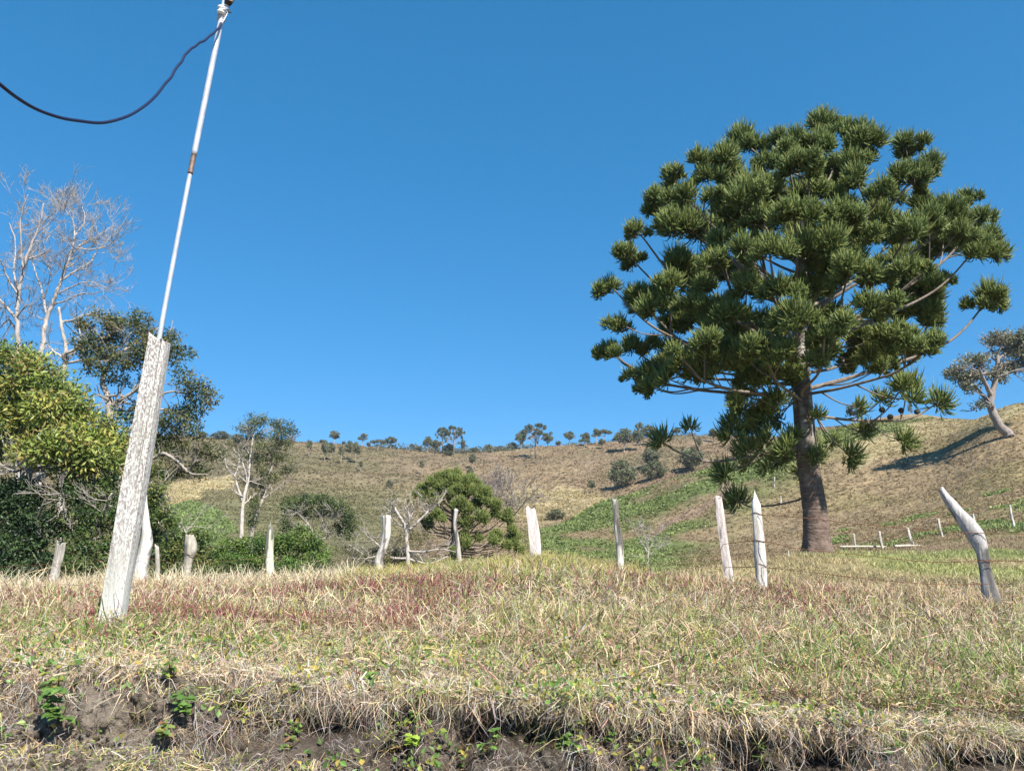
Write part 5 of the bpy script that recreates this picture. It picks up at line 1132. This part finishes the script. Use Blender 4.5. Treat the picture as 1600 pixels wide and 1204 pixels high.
weed(95, 1076, 24, 6, .045, GL+YL, 'yellowish top shoot directly above the bright serrated weed', 202)
weed(285, 1056, 26, 7, .032, YL+GL, 'yellow green rounded weed at the upper right of the bare earth', 203)
weed(292, 1110, 26, 5, .045, GL, 'feathery green weed right of the bare earth patch', 204)
weed(266, 1150, 22, 5, .045, OR, 'orange and yellow tinged weed below the feathery one', 205)
weed(648, 1120, 30, 6, .032, GL, 'small green weed in the shaded gap left of centre', 206)
weed(648, 1158, 12, 3, .045, [(.30, .42, .06)], 'star shaped lime weed low on the dark soil', 207)
weed(768, 1128, 22, 6, .040, GL+YL, 'wide lime leafed weed right of centre under the matted grass', 208)
weed(772, 1168, 30, 7, .026, GL, 'small round leafed weed on dark soil below the wide lime leafed weed', 209)
weed(905, 1140, 30, 6, .030, GL+YL, 'green and yellow weed in the centre right hollow', 210)
weed(880, 1165, 22, 5, .032, GL, 'low green weed tucked beside the centre right hollow', 211)
weed(1105, 1150, 20, 5, .030, YL+GL, 'yellow green weed against the black soil right of centre', 212)
weed(540, 1130, 28, 6, .030, GL+YL, 'light feathery weed beside the dead tussock at left centre', 213)
weed(478, 1140, 18, 4, .026, GL, 'tiny weed among roots left of the dead tussock', 214)
weed(1215, 1110, 16, 4, .034, YL, 'yellow leafed sprig on the right part of the bank lip', 215)
weed(1480, 1160, 18, 4, .032, GL+YL, 'green sprig low on the bank at the right', 216)
weed(1100, 1000, 14, 4, .035, GL, 'broad green rosette in the grass right of centre', 217)
weed(530, 1012, 10, 4, .036, YL, 'yellow leaf rosette in the grass above the bank at left centre', 218)
weed(10, 1160, 30, 6, .034, GL, 'green weed at the lower left corner of the bank', 219)
weed(838, 1018, 10, 3, .045, GL, 'two broad green leaves in the grass at the centre', 220)
for k_, (px, py, hp, nl, sz, pal, lab) in enumerate([
 (470, 1085, 16, 5, .030, YL+GL, 'yellow green sprig in the dead grass above the left centre roots'), (585, 1068, 18, 6, .032, GL, 'pair of fresh green tufts on the lip left of centre'),
 (700, 1100, 16, 5, .028, YL, 'yellow sprig hanging on the lip at the centre left'), (455, 1165, 16, 5, .028, OR, 'orange leafed sprig low among the roots at left centre'),
 (620, 1170, 14, 4, .028, OR, 'small orange leafed seedling on the dark earth left of centre'), (950, 1155, 22, 6, .028, GL, 'green sprig low on the shaded soil right of the centre hollow'),
 (1010, 1140, 18, 5, .028, GL+YL, 'mixed green sprig between the centre hollow and the black soil'), (1180, 1165, 20, 5, .030, GL, 'dark green sprig at the foot of the bank right of centre'),
 (1290, 1150, 18, 5, .030, GL+YL, 'green sprig in the matted grass at right centre'), (1380, 1172, 18, 5, .030, GL, 'green sprig near the lower right under the mat'),
 (1560, 1150, 18, 5, .034, GL+YL, 'green sprig at the lower right corner of the bank'), (395, 1120, 18, 5, .030, GL+YL, 'green sprig beside the right edge of the bare earth')]):
    weed(px, py, hp, nl, sz, pal, lab, 240+k_)
# small anonymous leaves sprinkled in turf and bank
g = Geo(); rw = np.random.default_rng(90); n = 15000
x = rw.uniform(-4.3, 4.5, n); s = rw.uniform(.40, .99, n); cl = fbm(x*3, s*9, 0, 3, 600); kk = (cl > .06) & (rw.random(n) < left_ok(x, s)); P = bank_surface(x[kk], s[kk]); n = len(P)
P[:, 1] -= rw.uniform(.0, .06, n); P[:, 2] += rw.uniform(.0, .05, n)
cc = np.array(GL+YL)[rw.integers(0, 6, n)]*rw.uniform(.7, 1.2, (n, 1))
leaves(g, P, np.tile(np.array([0, -.5, .8]), (n, 1)), rw.uniform(.018, .042, n), rw.uniform(.012, .028, n), cc*1.15, rw, .0)
n = 5000; y = np.sqrt(rw.uniform(4.2**2, 9.5**2, n)); x = rw.uniform(-.8, .8, n)*y; kk = fbm(x*2, y*2, 0, 3, 610) > .05; x, y = x[kk], y[kk]; n = len(x)
P = np.stack([x, y, H(x, y)+rw.uniform(.01, .07, n)], 1); cc = np.array(GL+YL)[rw.integers(0, 6, n)]*rw.uniform(.7, 1.2, (n, 1))
leaves(g, P, np.tile(np.array([0, -.4, .8]), (n, 1)), rw.uniform(.02, .045, n), rw.uniform(.012, .026, n), cc, rw, .0)
solo('creeping_weeds', g, M_leaf, (0, 0, 0), 'small creeping green and yellow leaves scattered through grass and bank', 'ground cover', kind='stuff')
print('objects', len(bpy.data.objects), 'verts', sum(len(m.vertices) for m in bpy.data.meshes))

# thin mountain air between here and the ridge
hm = bpy.data.materials.new('haze_air'); hm.use_nodes = True; N = hm.node_tree; N.nodes.clear()
ho = N.nodes.new('ShaderNodeOutputMaterial'); hv = N.nodes.new('ShaderNodeVolumePrincipled'); hv.inputs['Density'].default_value = .00018; hv.inputs['Color'].default_value = (.80, .88, 1.0, 1); hv.inputs['Anisotropy'].default_value = .2
N.links.new(hv.outputs[0], ho.inputs['Volume'])
g = Geo(); c8 = np.array([(x, y, z) for x in (-900, 900) for y in (-40, 760) for z in (-70, 75)], float)
g.add(c8, [(0, 1, 3, 2), (4, 6, 7, 5), (0, 4, 5, 1), (2, 3, 7, 6), (0, 2, 6, 4), (1, 5, 7, 3)])
solo('haze', g, hm, (0, 0, 0), 'thin clear mountain air', 'haze', kind='stuff')
SC.cycles.volume_bounces = 0
print('zrange', min(float(ZZ.min()), 0), float(ZZ.max()))
